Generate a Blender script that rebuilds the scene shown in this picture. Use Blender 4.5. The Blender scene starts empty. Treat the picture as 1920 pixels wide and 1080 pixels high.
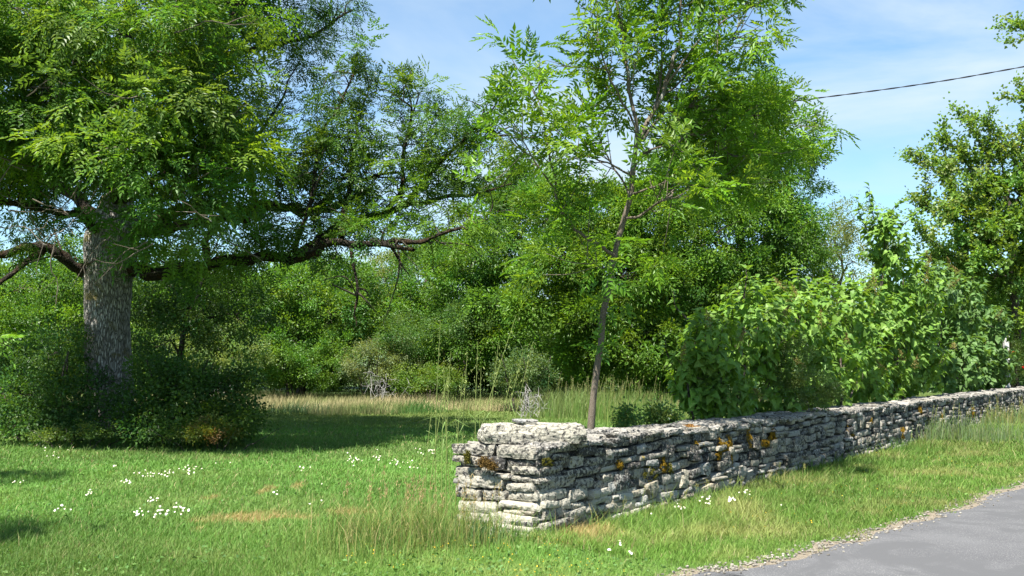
import bpy, math, time
import numpy as np
from mathutils import Vector
T0 = time.time()
SC = bpy.context.scene
COL = SC.collection

# ---------------------------------------------------------------- camera
CAMH, FPX, HORIZ = 1.6, 1968.0, 680.0
PITCH = math.atan((HORIZ-540)/FPX)
cam_data = bpy.data.cameras.new('camera')
cam_data.sensor_width = 36.0
cam_data.lens = 36.0*FPX/1920
cam_data.clip_start = 0.1
cam_data.clip_end = 2500
cam = bpy.data.objects.new('camera', cam_data)
COL.objects.link(cam)
cam.location = (0, 0, CAMH)
cam.rotation_euler = (math.pi/2+PITCH, 0, 0)
SC.camera = cam

# ---------------------------------------------------------------- sun, sky, exposure
SUN = Vector((-0.25, -0.43, 0.88)).normalized()      # towards the sun
sun_el = math.asin(SUN.z)
sun_d = bpy.data.lights.new('sun', 'SUN')
sun_d.energy = 5.0
sun_d.angle = math.radians(0.53)
sun_d.color = (1.0, 0.955, 0.88)
sun = bpy.data.objects.new('sun', sun_d)
COL.objects.link(sun)
sun.rotation_euler = SUN.to_track_quat('Z', 'Y').to_euler()
sun.location = (-10, -20, 30)

W = bpy.data.worlds.new('World'); SC.world = W; W.use_nodes = True
nt = W.node_tree; nt.nodes.clear()
def N(t, typ, **kw):
    n = t.nodes.new(typ)
    for k, v in kw.items():
        if k.startswith('i_'):
            n.inputs[k[2:].replace('_', ' ')].default_value = v
        else: setattr(n, k, v)
    return n
sky = N(nt, 'ShaderNodeTexSky'); sky.sky_type = 'NISHITA'; sky.sun_disc = False
sky.sun_elevation = sun_el; sky.sun_rotation = math.atan2(SUN.x, SUN.y)
sky.altitude = 250; sky.air_density = 1.0; sky.dust_density = 0.3; sky.ozone_density = 1.6
tc = N(nt, 'ShaderNodeTexCoord')
mp = N(nt, 'ShaderNodeMapping'); mp.inputs['Scale'].default_value = (1.0, 1.2, 3.6); mp.inputs['Rotation'].default_value = (0.2, 0.35, 0.5)
nt.links.new(tc.outputs['Generated'], mp.inputs[0])
n1 = N(nt, 'ShaderNodeTexNoise'); n1.inputs['Scale'].default_value = 2.0; n1.inputs['Detail'].default_value = 7; n1.inputs['Roughness'].default_value = .55; n1.inputs['Distortion'].default_value = .5
nt.links.new(mp.outputs[0], n1.inputs[0])
cr = N(nt, 'ShaderNodeValToRGB'); cr.color_ramp.elements[0].position = .46; cr.color_ramp.elements[1].position = .68
cr.color_ramp.elements[0].color = (0.12, .12, .12, 1); cr.color_ramp.elements[1].color = (.85, .85, .85, 1)
nt.links.new(n1.outputs[0], cr.inputs[0])
mx = N(nt, 'ShaderNodeMix'); mx.data_type = 'RGBA'
tn = N(nt, 'ShaderNodeMix'); tn.data_type = 'RGBA'; tn.blend_type = 'MULTIPLY'; tn.inputs[0].default_value = 1; tn.inputs[7].default_value = (.77, .98, 1.06, 1)
nt.links.new(sky.outputs[0], tn.inputs[6]); nt.links.new(cr.outputs[0], mx.inputs[0]); nt.links.new(tn.outputs[2], mx.inputs[6])
mx.inputs[7].default_value = (4.1, 4.75, 5.2, 1)
bg = N(nt, 'ShaderNodeBackground'); bg.inputs[1].default_value = 0.068
nt.links.new(mx.outputs[2], bg.inputs[0])
wo = N(nt, 'ShaderNodeOutputWorld'); nt.links.new(bg.outputs[0], wo.inputs[0])

SC.view_settings.view_transform = 'Standard'; SC.view_settings.look = 'None'
SC.view_settings.exposure = 1.6; SC.view_settings.gamma = 1; SC.view_settings.use_curve_mapping = False
SC.cycles.max_bounces = 7; SC.cycles.diffuse_bounces = 3; SC.cycles.glossy_bounces = 2
SC.cycles.transmission_bounces = 4; SC.cycles.transparent_max_bounces = 4
SC.cycles.use_denoising = True

# ---------------------------------------------------------------- helpers
cp, sp_ = math.cos(PITCH), math.sin(PITCH)
def P(px, py, d):
    """the world point seen at photo position (px, py) whose depth along +Y is d"""
    u, v = (px-960)/FPX, (540-py)/FPX
    dy, dz = cp-v*sp_, sp_+v*cp
    k = d/dy
    return np.array([u*k, d, CAMH+dz*k])

def hsh(ix, iy, iz, seed):
    h = (ix.astype(np.int64)*374761393+iy.astype(np.int64)*668265263+iz.astype(np.int64)*2147483647+seed*974634777) & 0xffffffff
    h = ((h ^ (h >> 13))*1274126177) & 0xffffffff
    h = ((h ^ (h >> 16))*2246822519) & 0xffffffff
    return ((h ^ (h >> 15)) & 0xffffff)/float(0xffffff)*2-1
def vnoise(p, seed=0, lin=False):
    p = np.asarray(p, float); i = np.floor(p); f = p-i; i = i.astype(np.int64); f = f if lin else f*f*(3-2*f)
    r = 0
    for dx in (0, 1):
        wx = f[..., 0] if dx else 1-f[..., 0]
        for dy in (0, 1):
            wy = f[..., 1] if dy else 1-f[..., 1]
            for dz in (0, 1):
                wz = f[..., 2] if dz else 1-f[..., 2]
                r = r+wx*wy*wz*hsh(i[..., 0]+dx, i[..., 1]+dy, i[..., 2]+dz, seed)
    return r
def fbm(p, o=3, seed=0, g=.5, lin=False):
    p = np.asarray(p, float); a, s, r = 1.0, 1.0, 0
    for k in range(o):
        r = r+a*vnoise(p*s, seed+k*17, lin); a *= g; s *= 2.03
    return r

def tag(o, label=None, cat=None, group=None, kind=None):
    if label: o['label'] = label
    if cat: o['category'] = cat
    if group: o['group'] = group
    if kind: o['kind'] = kind
    return o
def thing(name, label, cat, loc, group=None):
    o = bpy.data.objects.new(name, None); COL.objects.link(o)
    o.empty_display_size = .2
    o.location = [float(a) for a in loc]
    return tag(o, label, cat, group)

class MB:
    """collects verts, faces (fixed-size lists) and a colour per face; builds ONE mesh object"""
    def __init__(s): s.v = []; s.f = []; s.c = []; s.n = 0
    def add(s, v, f, c):
        v = np.asarray(v, np.float32).reshape(-1, 3); f = np.asarray(f, np.int64)
        c = np.asarray(c, np.float32)
        if c.ndim == 1: c = np.tile(c, (len(f), 1))
        if c.shape[1] == 3: c = np.concatenate([c, np.ones((len(c), 1), np.float32)], 1)
        s.v.append(v); s.f.append(f+s.n); s.c.append(c); s.n += len(v)
    def mesh(s, name, mat, base=(0, 0, 0), smooth=False):
        me = bpy.data.meshes.new(name)
        v = np.concatenate(s.v)-np.asarray(base, np.float32)
        ls = np.concatenate([f.ravel() for f in s.f]); tot = np.concatenate([np.full(len(f), f.shape[1]) for f in s.f])
        me.vertices.add(len(v)); me.vertices.foreach_set('co', v.astype(np.float32).ravel())
        me.loops.add(len(ls)); me.loops.foreach_set('vertex_index', ls.astype(np.int32))
        me.polygons.add(len(tot)); st = np.concatenate([[0], np.cumsum(tot)[:-1]])
        me.polygons.foreach_set('loop_start', st.astype(np.int32))
        try: me.polygons.foreach_set('loop_total', tot.astype(np.int32))
        except Exception: pass
        me.update(calc_edges=True)
        a = me.attributes.new('col', 'FLOAT_COLOR', 'FACE')
        a.data.foreach_set('color', np.concatenate(s.c).astype(np.float32).ravel())
        me.polygons.foreach_set('use_smooth', np.full(len(tot), bool(smooth)))
        me.materials.append(mat)
        return me
    def build(s, name, mat, parent=None, smooth=False):
        base = tuple(parent.location) if parent is not None else (0, 0, 0)
        if parent is not None and parent.parent is not None:
            q = parent; b = Vector((0, 0, 0))
            while q is not None: b += q.location; q = q.parent
            base = tuple(b)
        o = bpy.data.objects.new(name, s.mesh(name, mat, base, smooth)); COL.objects.link(o)
        if parent is not None: o.parent = parent
        return o

def inst(mb, tv, tf, pos, rot, scl, col, rng, jit=.18, fold=None):
    """n copies of a template; rot (n,3,3) columns = local axes; scl (n,) or (n,3); a colour per copy, a little varied per face"""
    n = len(pos)
    if n == 0: return
    scl = np.asarray(scl, float)
    if scl.ndim == 1: scl = np.repeat(scl[:, None], 3, 1)
    v = np.einsum('nij,kj,nj->nki', rot, tv, scl)+pos[:, None, :]
    k = len(tv); f = (tf[None]+(np.arange(n)*k)[:, None, None]).reshape(-1, tf.shape[1])
    c = np.repeat(col, len(tf), 0)*(1+jit*rng.standard_normal((n*len(tf), 1)))
    mb.add(v.reshape(-1, 3), f, np.clip(c, .002, 1))

def unit(a): return a/np.maximum(np.linalg.norm(a, axis=-1, keepdims=True), 1e-9)
def frames(d, rng, roll=.7, up=None):
    """local Y = d, local Z as near as possible to up, rolled a little"""
    d = unit(d)
    u = np.tile([0, 0, 1.], (len(d), 1)) if up is None else up
    u = u+roll*rng.standard_normal(d.shape)
    x = unit(np.cross(d, u)); z = np.cross(x, d)
    return np.stack([x, d, z], -1)

def catmull(pts, m=5):
    p = np.asarray(pts, float)
    if len(p) < 3: 
        t = np.linspace(0, 1, m*2)[:, None]; return p[0]*(1-t)+p[-1]*t
    q = np.vstack([2*p[0]-p[1], p, 2*p[-1]-p[-2]]); out = []
    for i in range(1, len(q)-2):
        t = np.linspace(0, 1, m, endpoint=False)[:, None]
        a, b, c, d = q[i-1], q[i], q[i+1], q[i+2]
        out.append(.5*((2*b)+(c-a)*t+(2*a-5*b+4*c-d)*t*t+(-a+3*b-3*c+d)*t**3))
    out.append(p[-1:]); return np.vstack(out)
def tube(mb, pts, r, sides=6, col=(1, 1, 1), rough=0, seed=0):
    pts = np.asarray(pts, float); n = len(pts); r = np.broadcast_to(np.asarray(r, float), (n,))
    t = unit(np.gradient(pts, axis=0)); ref = np.array([.31, .22, .92]) if abs(t[0][2]) < .8 else np.array([1., .1, 0])
    x = unit(np.cross(t, ref)); y = np.cross(t, x)
    a = np.arange(sides)*2*math.pi/sides
    ring = pts[:, None]+r[:, None, None]*(np.cos(a)[None, :, None]*x[:, None]+np.sin(a)[None, :, None]*y[:, None])
    if rough:
        nn = fbm(ring*7, 3, seed); ring = ring+(ring-pts[:, None])*(nn*rough)[..., None]
    f = []
    i = np.arange(n-1)[:, None]; j = np.arange(sides)[None]
    f = np.stack([i*sides+j, i*sides+(j+1) % sides, (i+1)*sides+(j+1) % sides, (i+1)*sides+j], -1).reshape(-1, 4)
    mb.add(ring.reshape(-1, 3), f, col)

# ---------------------------------------------------------------- materials
def newmat(name):
    m = bpy.data.materials.new(name); m.use_nodes = True; t = m.node_tree; t.nodes.clear()
    o = N(t, 'ShaderNodeOutputMaterial'); return m, t, o
def leafmat(name, trans=.35, rough=.42, spec=.4, tint=(1.5, 1.45, .55)):
    m, t, o = newmat(name)
    a = N(t, 'ShaderNodeAttribute', attribute_name='col')
    b = N(t, 'ShaderNodeBsdfPrincipled'); b.inputs['Roughness'].default_value = rough; b.inputs['Specular IOR Level'].default_value = spec
    tr = N(t, 'ShaderNodeBsdfTranslucent'); mul = N(t, 'ShaderNodeMix', data_type='RGBA', blend_type='MULTIPLY'); mul.inputs[0].default_value = 1
    mul.inputs[7].default_value = (*tint, 1)
    t.links.new(a.outputs['Color'], mul.inputs[6]); t.links.new(a.outputs['Color'], b.inputs['Base Color']); t.links.new(mul.outputs[2], tr.inputs[0])
    mxs = N(t, 'ShaderNodeMixShader'); mxs.inputs[0].default_value = trans
    t.links.new(b.outputs[0], mxs.inputs[1]); t.links.new(tr.outputs[0], mxs.inputs[2]); t.links.new(mxs.outputs[0], o.inputs[0])
    return m
M_LEAF = leafmat('leaf', .46, .45, .35, (1.7, 1.5, .5)); M_GRASS = leafmat('grass_blades', .3, .6, .2, (1.3, 1.3, .6)); M_LILAC = leafmat('lilac_leaf', .38, .5, .25, (1.6, 1.45, .5))
M_DRY = leafmat('dry_stalks', .15, .8, .1, (1, 1, 1)); M_PETAL = leafmat('petals', .2, .6, .2, (1, 1, 1))

def mixrgb(t, a, b, fac):
    n = N(t, 'ShaderNodeMix', data_type='RGBA')
    for s, v in ((0, fac), (6, a), (7, b)):
        if isinstance(v, bpy.types.NodeSocket): t.links.new(v, n.inputs[s])
        else: n.inputs[s].default_value = v if s == 0 else (*v, 1)
    return n.outputs[2]
def noise(t, vec, scale, detail=4, rough=.55, lo=.4, hi=.6, dist=0):
    n = N(t, 'ShaderNodeTexNoise'); n.inputs['Scale'].default_value = scale; n.inputs['Detail'].default_value = detail
    n.inputs['Roughness'].default_value = rough; n.inputs['Distortion'].default_value = dist
    t.links.new(vec, n.inputs[0])
    r = N(t, 'ShaderNodeMapRange'); r.inputs[1].default_value = lo; r.inputs[2].default_value = hi
    t.links.new(n.outputs[0], r.inputs[0]); return r.outputs[0], n.outputs[0]
def bark(name, c1, c2, c3, stretch=(9, 9, 1.6), bump=.8, mossf=(.55, .65), dist=.03):
    m, t, o = newmat(name); tcn = N(t, 'ShaderNodeTexCoord'); mpn = N(t, 'ShaderNodeMapping'); mpn.inputs['Scale'].default_value = stretch
    t.links.new(tcn.outputs['Object'], mpn.inputs[0])
    v1 = N(t, 'ShaderNodeTexVoronoi'); v1.feature = 'DISTANCE_TO_EDGE'; v1.inputs['Scale'].default_value = 3.0
    nz = N(t, 'ShaderNodeTexNoise'); nz.inputs['Scale'].default_value = 2; t.links.new(mpn.outputs[0], nz.inputs[0])
    add = N(t, 'ShaderNodeVectorMath', operation='ADD'); sc = N(t, 'ShaderNodeVectorMath', operation='SCALE'); sc.inputs[3].default_value = .8
    t.links.new(nz.outputs[1], sc.inputs[0]); t.links.new(sc.outputs[0], add.inputs[0]); t.links.new(mpn.outputs[0], add.inputs[1]); t.links.new(add.outputs[0], v1.inputs[0])
    mr = N(t, 'ShaderNodeMapRange'); mr.inputs[1].default_value = 0; mr.inputs[2].default_value = .22; t.links.new(v1.outputs[0], mr.inputs[0])
    c = mixrgb(t, c1, c2, mr.outputs[0])
    f, _ = noise(t, tcn.outputs['Object'], 3.2, 6, .65, *mossf); c = mixrgb(t, c, c3, f)
    f2, raw = noise(t, tcn.outputs['Object'], 22, 5, .7, .2, .8); c = mixrgb(t, c, (.5*c2[0], .5*c2[1], .5*c2[2]), f2) if False else c
    b = N(t, 'ShaderNodeBsdfPrincipled'); b.inputs['Roughness'].default_value = .9; b.inputs['Specular IOR Level'].default_value = .15
    t.links.new(c, b.inputs['Base Color'])
    ad = N(t, 'ShaderNodeMath', operation='ADD'); t.links.new(mr.outputs[0], ad.inputs[0]); t.links.new(raw, ad.inputs[1])
    bu = N(t, 'ShaderNodeBump'); bu.inputs['Strength'].default_value = bump; bu.inputs['Distance'].default_value = dist
    t.links.new(ad.outputs[0], bu.inputs['Height']); t.links.new(bu.outputs[0], b.inputs['Normal']); t.links.new(b.outputs[0], o.inputs[0])
    return m
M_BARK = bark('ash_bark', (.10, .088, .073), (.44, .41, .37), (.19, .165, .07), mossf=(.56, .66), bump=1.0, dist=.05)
M_LIMB = bark('mossy_shaded_limb', (.018, .015, .011), (.05, .042, .032), (.055, .030, .013), (6, 6, 6), 1, (.48, .68))  # mossy brown, darkened further to paint in the shade under the crown
M_YBARK = bark('young_bark', (.085, .068, .05), (.155, .13, .10), (.30, .29, .27), (20, 20, 14), .3, (.6, .66), .006)
M_DBARK = bark('dark_bark', (.05, .04, .03), (.12, .10, .08), (.08, .09, .04), (8, 8, 3), .8)

def stonemat():
    m, t, o = newmat('limestone'); a = N(t, 'ShaderNodeAttribute', attribute_name='col'); tcn = N(t, 'ShaderNodeTexCoord'); ob = tcn.outputs['Object']
    f0, _ = noise(t, ob, 9, 5, .6, .35, .7); c = mixrgb(t, a.outputs['Color'], (.38, .345, .26), f0)
    mu = N(t, 'ShaderNodeMix', data_type='RGBA'); mu.inputs[0].default_value = .5
    t.links.new(a.outputs['Color'], mu.inputs[6]); t.links.new(c, mu.inputs[7]); c = mu.outputs[2]
    # black lichen: amount from the colour's alpha
    n2 = N(t, 'ShaderNodeTexNoise'); n2.inputs['Scale'].default_value = 26; n2.inputs['Detail'].default_value = 8; n2.inputs['Roughness'].default_value = .72; t.links.new(ob, n2.inputs[0])
    ma = N(t, 'ShaderNodeMath', operation='MULTIPLY_ADD'); ma.inputs[1].default_value = .36; ma.inputs[2].default_value = -.18
    t.links.new(a.outputs['Alpha'], ma.inputs[0])
    ad = N(t, 'ShaderNodeMath', operation='ADD'); t.links.new(n2.outputs[0], ad.inputs[0]); t.links.new(ma.outputs[0], ad.inputs[1])
    r = N(t, 'ShaderNodeMapRange'); r.inputs[1].default_value = .48; r.inputs[2].default_value = .56; t.links.new(ad.outputs[0], r.inputs[0])
    c = mixrgb(t, c, (.042, .040, .038), r.outputs[0])
    f3, _ = noise(t, ob, 60, 3, .6, .62, .70); c = mixrgb(t, c, (.42, .42, .40), f3)
    f4, _ = noise(t, ob, 5.5, 6, .7, .665, .73); c = mixrgb(t, c, (.30, .22, .05), f4)
    b = N(t, 'ShaderNodeBsdfPrincipled'); b.inputs['Roughness'].default_value = .92; b.inputs['Specular IOR Level'].default_value = .15
    t.links.new(c, b.inputs['Base Color'])
    n5 = N(t, 'ShaderNodeTexNoise'); n5.inputs['Scale'].default_value = 34; n5.inputs['Detail'].default_value = 8; n5.inputs['Roughness'].default_value = .65; t.links.new(ob, n5.inputs[0])
    bu = N(t, 'ShaderNodeBump'); bu.inputs['Strength'].default_value = .9; bu.inputs['Distance'].default_value = .02
    t.links.new(n5.outputs[0], bu.inputs['Height']); t.links.new(bu.outputs[0], b.inputs['Normal']); t.links.new(b.outputs[0], o.inputs[0]); return m
M_STONE = stonemat()
def simplemat(name, c1, c2, scale=8, rough=.9, bump=0, lo=.35, hi=.65, dist=.01, c3=None, s3=60, r3=(.6, .66), attr=False):
    m, t, o = newmat(name); tcn = N(t, 'ShaderNodeTexCoord'); ob = tcn.outputs['Object']
    f, raw = noise(t, ob, scale, 6, .6, lo, hi); c = mixrgb(t, c1, c2, f)
    if c3: f3, raw = noise(t, ob, s3, 4, .6, *r3); c = mixrgb(t, c, c3, f3)
    b = N(t, 'ShaderNodeBsdfPrincipled'); b.inputs['Roughness'].default_value = rough; b.inputs['Specular IOR Level'].default_value = .2
    if attr:
        a = N(t, 'ShaderNodeAttribute', attribute_name='col'); mu = N(t, 'ShaderNodeMix', data_type='RGBA', blend_type='MULTIPLY'); mu.inputs[0].default_value = 1
        t.links.new(c, mu.inputs[6]); t.links.new(a.outputs['Color'], mu.inputs[7]); c = mu.outputs[2]
    t.links.new(c, b.inputs['Base Color'])
    if bump:
        bu = N(t, 'ShaderNodeBump'); bu.inputs['Strength'].default_value = bump; bu.inputs['Distance'].default_value = dist
        t.links.new(raw, bu.inputs['Height']); t.links.new(bu.outputs[0], b.inputs['Normal'])
    t.links.new(b.outputs[0], o.inputs[0]); return m
M_ROAD = simplemat('asphalt', (.078, .078, .082), (.10, .10, .104), 1.3, .9, .7, c3=(.26, .255, .245), s3=90, r3=(.56, .70), dist=.006)
_t = M_ROAD.node_tree; _b = [n for n in _t.nodes if n.type == 'BSDF_PRINCIPLED'][0]; _tc = [n for n in _t.nodes if n.type == 'TEX_COORD'][0].outputs['Object']
_f, _ = noise(_t, _tc, .9, 5, .6, .50, .56, 1.2); _old = _b.inputs['Base Color'].links[0].from_socket; _c = mixrgb(_t, _old, (.085, .085, .088), _f)
_t.links.new(_c, _b.inputs['Base Color'])
M_GRAVEL = simplemat('gravel', (.12, .10, .07), (.20, .165, .12), 14, .95, .8, c3=(.28, .25, .20), s3=70, r3=(.56, .62), dist=.012)
M_GROUND = simplemat('soil_and_turf', (.045, .085, .018), (.075, .12, .03), 1.4, .95, .5, c3=(.11, .095, .05), s3=6, r3=(.56, .75), dist=.02)
M_MEADOW = simplemat('meadow_floor', (.16, .14, .07), (.10, .12, .04), .6, .95, .5, dist=.03)
M_MOSS = leafmat('moss', .1, .9, .1, (1, 1, 1))
M_CABLE = simplemat('cable_rubber', (.02, .02, .022), (.035, .035, .037), 30, .6)
M_CONC = simplemat('concrete', (.42, .41, .39), (.55, .54, .51), 12, .9, .4)

# ---------------------------------------------------------------- layout: wall line, road edge
WC = np.array([0.22, 9.5]); WD = np.array([.5592, .8290]); WN = np.array([-.8290, .5592])
def wall_sq(x, y):
    dx, dy = x-WC[0], y-WC[1]; return dx*WD[0]+dy*WD[1], dx*WN[0]+dy*WN[1]
def wall_t(s): return np.interp(s, [0, 1.2, 3.5, 60], [.90, .72, .58, .55])
def wall_top(s): return np.interp(s, [0, 1, 3, 8, 15, 28, 60], [.84, .83, .82, .80, .78, .76, .76])
def Wp(s, q, z): return np.array([WC[0]+WD[0]*s+WN[0]*q, WC[1]+WD[1]*s+WN[1]*q, z])
def grd(px, py):
    v = (540-py)/FPX; u = (px-960)/FPX; dy, dz = cp-v*sp_, sp_+v*cp; k = -CAMH/dz; return (u*k, dy*k)
EDGE = [(-14, -9.5), (-10, -5.2), (-7, -1.9), (-5, .5), (-3.2, 2.6), (-1.7, 4.3), (-.5, 5.7), (.4, 6.8)]+[grd(*a) for a in ((1290, 1078), (1400, 1062), (1500, 1038), (1600, 1012), (1700, 982), (1800, 952), (1920, 908))]
EDGE = np.array([(a[0], a[1]) for a in EDGE]+[(9.6, 18.0), (16, 28), (26, 43), (45, 70)])
EDGE = catmull(np.hstack([EDGE, np.zeros((len(EDGE), 1))]), 10)[:, :2]
def edge_dist(x, y):
    """signed distance to the road edge, positive on the wall's side"""
    p = np.stack([x, y], -1); best = np.full(len(p), 1e9); sg = np.ones(len(p))
    for a, b in zip(EDGE[:-1], EDGE[1:]):
        ab = b-a; L = ab@ab; t = np.clip(((p-a)@ab)/L, 0, 1); q = a+t[:, None]*ab; d = np.linalg.norm(p-q, axis=1)
        cr_ = ab[0]*(p[:, 1]-a[1])-ab[1]*(p[:, 0]-a[0]); m = d < best; best[m] = d[m]; sg[m] = np.sign(cr_[m])
    return best*sg
def gz(x, y):
    x = np.asarray(x, float); y = np.asarray(y, float)
    n = fbm(np.stack([x*.35, y*.35, x*0], -1), 3, 5)*.035
    f = np.clip((edge_dist(x.ravel(), y.ravel()).reshape(x.shape)-.2)/1.2, 0, 1)
    f *= np.clip((90-np.hypot(x, y))/30, 0, 1)
    return n*f

# ground
xs = np.unique(np.concatenate([np.linspace(-900, -60, 8), np.linspace(-60, -20, 14), np.linspace(-20, 24, 150), np.linspace(24, 60, 14), np.linspace(60, 900, 8)]))
ys = np.unique(np.concatenate([np.linspace(-300, -12, 5), np.linspace(-12, 40, 170), np.linspace(40, 90, 14), np.linspace(90, 1500, 8)]))
X, Y = np.meshgrid(xs, ys); Z = gz(X, Y)
ii, jj = np.meshgrid(np.arange(len(ys)-1), np.arange(len(xs)-1), indexing='ij'); nx = len(xs)
F = np.stack([ii*nx+jj, ii*nx+jj+1, (ii+1)*nx+jj+1, (ii+1)*nx+jj], -1).reshape(-1, 4)
mb = MB(); mb.add(np.stack([X, Y, Z], -1), F, (1, 1, 1)); tag(mb.build('ground', M_GROUND, smooth=True), kind='structure')

rng = np.random.default_rng(1)
def strip(name, mat, off1, off2, z, jit1=0, jit2=0, sub=8):
    e = catmull(np.hstack([EDGE, np.zeros((len(EDGE), 1))]), sub)[:, :2]; t = unit(np.gradient(e, axis=0)); nrm = np.stack([-t[:, 1], t[:, 0]], -1)
    j1 = fbm(np.stack([e[:, 0]*2.2, e[:, 1]*2.2, e[:, 0]*0], -1), 4, 3)*jit1; j2 = fbm(np.stack([e[:, 0]*2.5, e[:, 1]*2.5, e[:, 0]*0+9], -1), 4, 8)*jit2
    a = e+nrm*(off1+j1)[:, None] if jit1 else e+nrm*off1; b = e+nrm*(off2+j2)[:, None] if jit2 else e+nrm*off2
    v = np.concatenate([np.hstack([a, np.full((len(a), 1), z)]), np.hstack([b, np.full((len(b), 1), z)])]); n = len(a); i = np.arange(n-1)
    m = MB(); m.add(v, np.stack([i, i+n, i+1+n, i+1], -1)[:, ::-1], (1, 1, 1)); return tag(m.build(name, mat), kind='structure')
strip('gravel_margin', M_GRAVEL, .08, -.6, .004, .16, 0)
strip('road', M_ROAD, -.08, -5.2, .009, .09, .05)

# ---------------------------------------------------------------- dry stone wall
def cube_template(n=6, power=.55):
    g = np.linspace(-1, 1, n); vs = {}; V = []; Fc = []
    def vid(p):
        k = tuple(np.round(p, 5))
        if k not in vs: vs[k] = len(V); V.append(p)
        return vs[k]
    for ax in range(3):
        for s in (-1, 1):
            for i in range(n-1):
                for j in range(n-1):
                    q = []
                    for a, b in ((i, j), (i+1, j), (i+1, j+1), (i, j+1)):
                        p = [0, 0, 0]; p[ax] = s; p[(ax+1) % 3] = g[a]; p[(ax+2) % 3] = g[b]; q.append(vid(np.array(p, float)))
                    Fc.append(q if s > 0 else q[::-1])
    V = np.array(V); sph = V/np.linalg.norm(V, axis=1, keepdims=True)
    return V*(1-power)+sph*power*1.25, np.array(Fc)
STN = {n: cube_template(n, .20) for n in (4, 7, 9, 12, 16, 22)}
def stones(mb, cen, half, axes, col, seed, n=7, rough=.16, tilt=.05, pinch=.25):
    """rough split stones: cen (k,3), half sizes (k,3) along axes (3,3) rows, colour+lichen (k,4)"""
    r = np.random.default_rng(seed); V, Fc = STN[n]; k = len(cen)
    v = np.repeat(V[None], k, 0).copy(); off = r.uniform(-50, 50, (k, 1, 3))
    # wedge shapes: one end thinner, faces not parallel
    t1 = r.uniform(-pinch, pinch, (k, 3)); v[..., 2] *= 1+t1[:, None, 0]*v[..., 0]; v[..., 0] *= 1+.6*t1[:, None, 1]*v[..., 2]; v[..., 2] += .22*t1[:, None, 2]*v[..., 0]
    w = v*half[:, None]/half.min(1)[:, None, None]          # noise even in metres
    q = w*1.1+off
    d = np.stack([fbm(q+i*31, 4, seed+i, .5, True) for i in range(3)], -1)
    w = v*half[:, None]+d*rough*half.min(1)[:, None, None]*np.array([1, 1, .7])
    ang = r.standard_normal((k, 3))*tilt
    ca, sa = np.cos(ang), np.sin(ang)
    x, y, z = w[..., 0], w[..., 1], w[..., 2]
    x, z = x*ca[:, None, 0]+z*sa[:, None, 0], z*ca[:, None, 0]-x*sa[:, None, 0]
    y, z = y*ca[:, None, 1]-z*sa[:, None, 1], z*ca[:, None, 1]+y*sa[:, None, 1]
    x, y = x*ca[:, None, 2]-y*sa[:, None, 2], y*ca[:, None, 2]+x*sa[:, None, 2]
    w = np.stack([x, y, z], -1)@axes+cen[:, None]
    f = (Fc[None]+(np.arange(k)*len(V))[:, None, None]).reshape(-1, 4)
    mb.add(w.reshape(-1, 3), f, np.repeat(col, len(Fc), 0))

def wall_at(px, py):
    u = (px-960)/FPX; s = (WC[1]*u-WC[0])/(WD[0]-WD[1]*u); d = WC[1]+WD[1]*s; return s, P(px, py, d-.03)[2], d
wall = thing('dry_stone_wall', 'long low dry stone wall of grey lichened limestone running along the roadside verge', 'wall', Wp(0, .4, 0))
AX_F = np.array([[WD[0], WD[1], 0], [WN[0], WN[1], 0], [0, 0, 1.]])
AX_E = np.array([[WN[0], WN[1], 0], [-WD[0], -WD[1], 0], [0, 0, 1.]])
def stone_col(r, k, hfrac, s):
    """pale cream low down near the wall's end (freshly weathered), grey and lichened above and farther on"""
    pale = np.clip(.75-hfrac*1.5+r.normal(0, .16, k), 0, 1)*np.clip(1.3-s/5.0, .3, 1)
    base = np.array([.20, .19, .165])[None]+(np.array([.42, .385, .31])-np.array([.20, .19, .165]))[None]*pale[:, None]
    base = base*r.uniform(.72, 1.3, (k, 1))*(1+r.uniform(-1, 1, (k, 1))*np.array([.10, .02, -.14]))
    lich = np.clip(.52-.45*pale+r.uniform(-.30, .25, k), 0, 1)
    return np.concatenate([base, lich[:, None]], 1)
def courses(mb, face, L0, L1, seed, lenrange, n, nominal=.078, spacing=1.0):
    r = np.random.default_rng(seed); z = -.06; ci = 0
    C, H, K = [], [], []
    while z < (.80 if face == 'end' else .86):
        h = nominal*r.uniform(.55, 1.6)
        s = L0-r.uniform(0, .03 if face == 'end' else .1)
        while s < L1:
            ln = r.uniform(*lenrange)*(h/nominal)**.5
            if r.random() < .15: ln *= 1.6
            if face == 'end' and s+ln > L1-.10: ln = L1-s
            sm = s+ln/2
            top = float(wall_top(sm if face == 'front' else 0))
            wav = .018*math.sin(sm*1.1+ci*.5)+.010*math.sin(sm*2.7+ci*.7)
            zz = z+wav+h/2; hh = h*r.uniform(.84, 1.06)
            subs = [(zz, hh)] if r.random() > .22 or h < .075 else [(zz-hh*.24, hh*.47), (zz+hh*.26, hh*.47)]
            for z1, h1 in subs:
                if z1+h1/2 > top+.035: continue
                batter = .10*(1-min(1, max(0, z1)/.84))*(1.0 if face == 'front' else .9)
                dep = r.uniform(.10, .17); prot = r.normal(0, .026)
                if face == 'front': c = Wp(sm, dep-batter-prot, z1)
                else: c = Wp(dep-batter-prot, sm, z1)
                C.append(c); H.append((ln/2*1.0+.005, dep, h1/2*.87+.001)); K.append((max(z1, 0)/.84, sm if face == 'front' else 0))
            s += ln
        z += h; ci += 1
    C, H, K = np.array(C), np.array(H), np.array(K)
    return C, H, K
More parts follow.
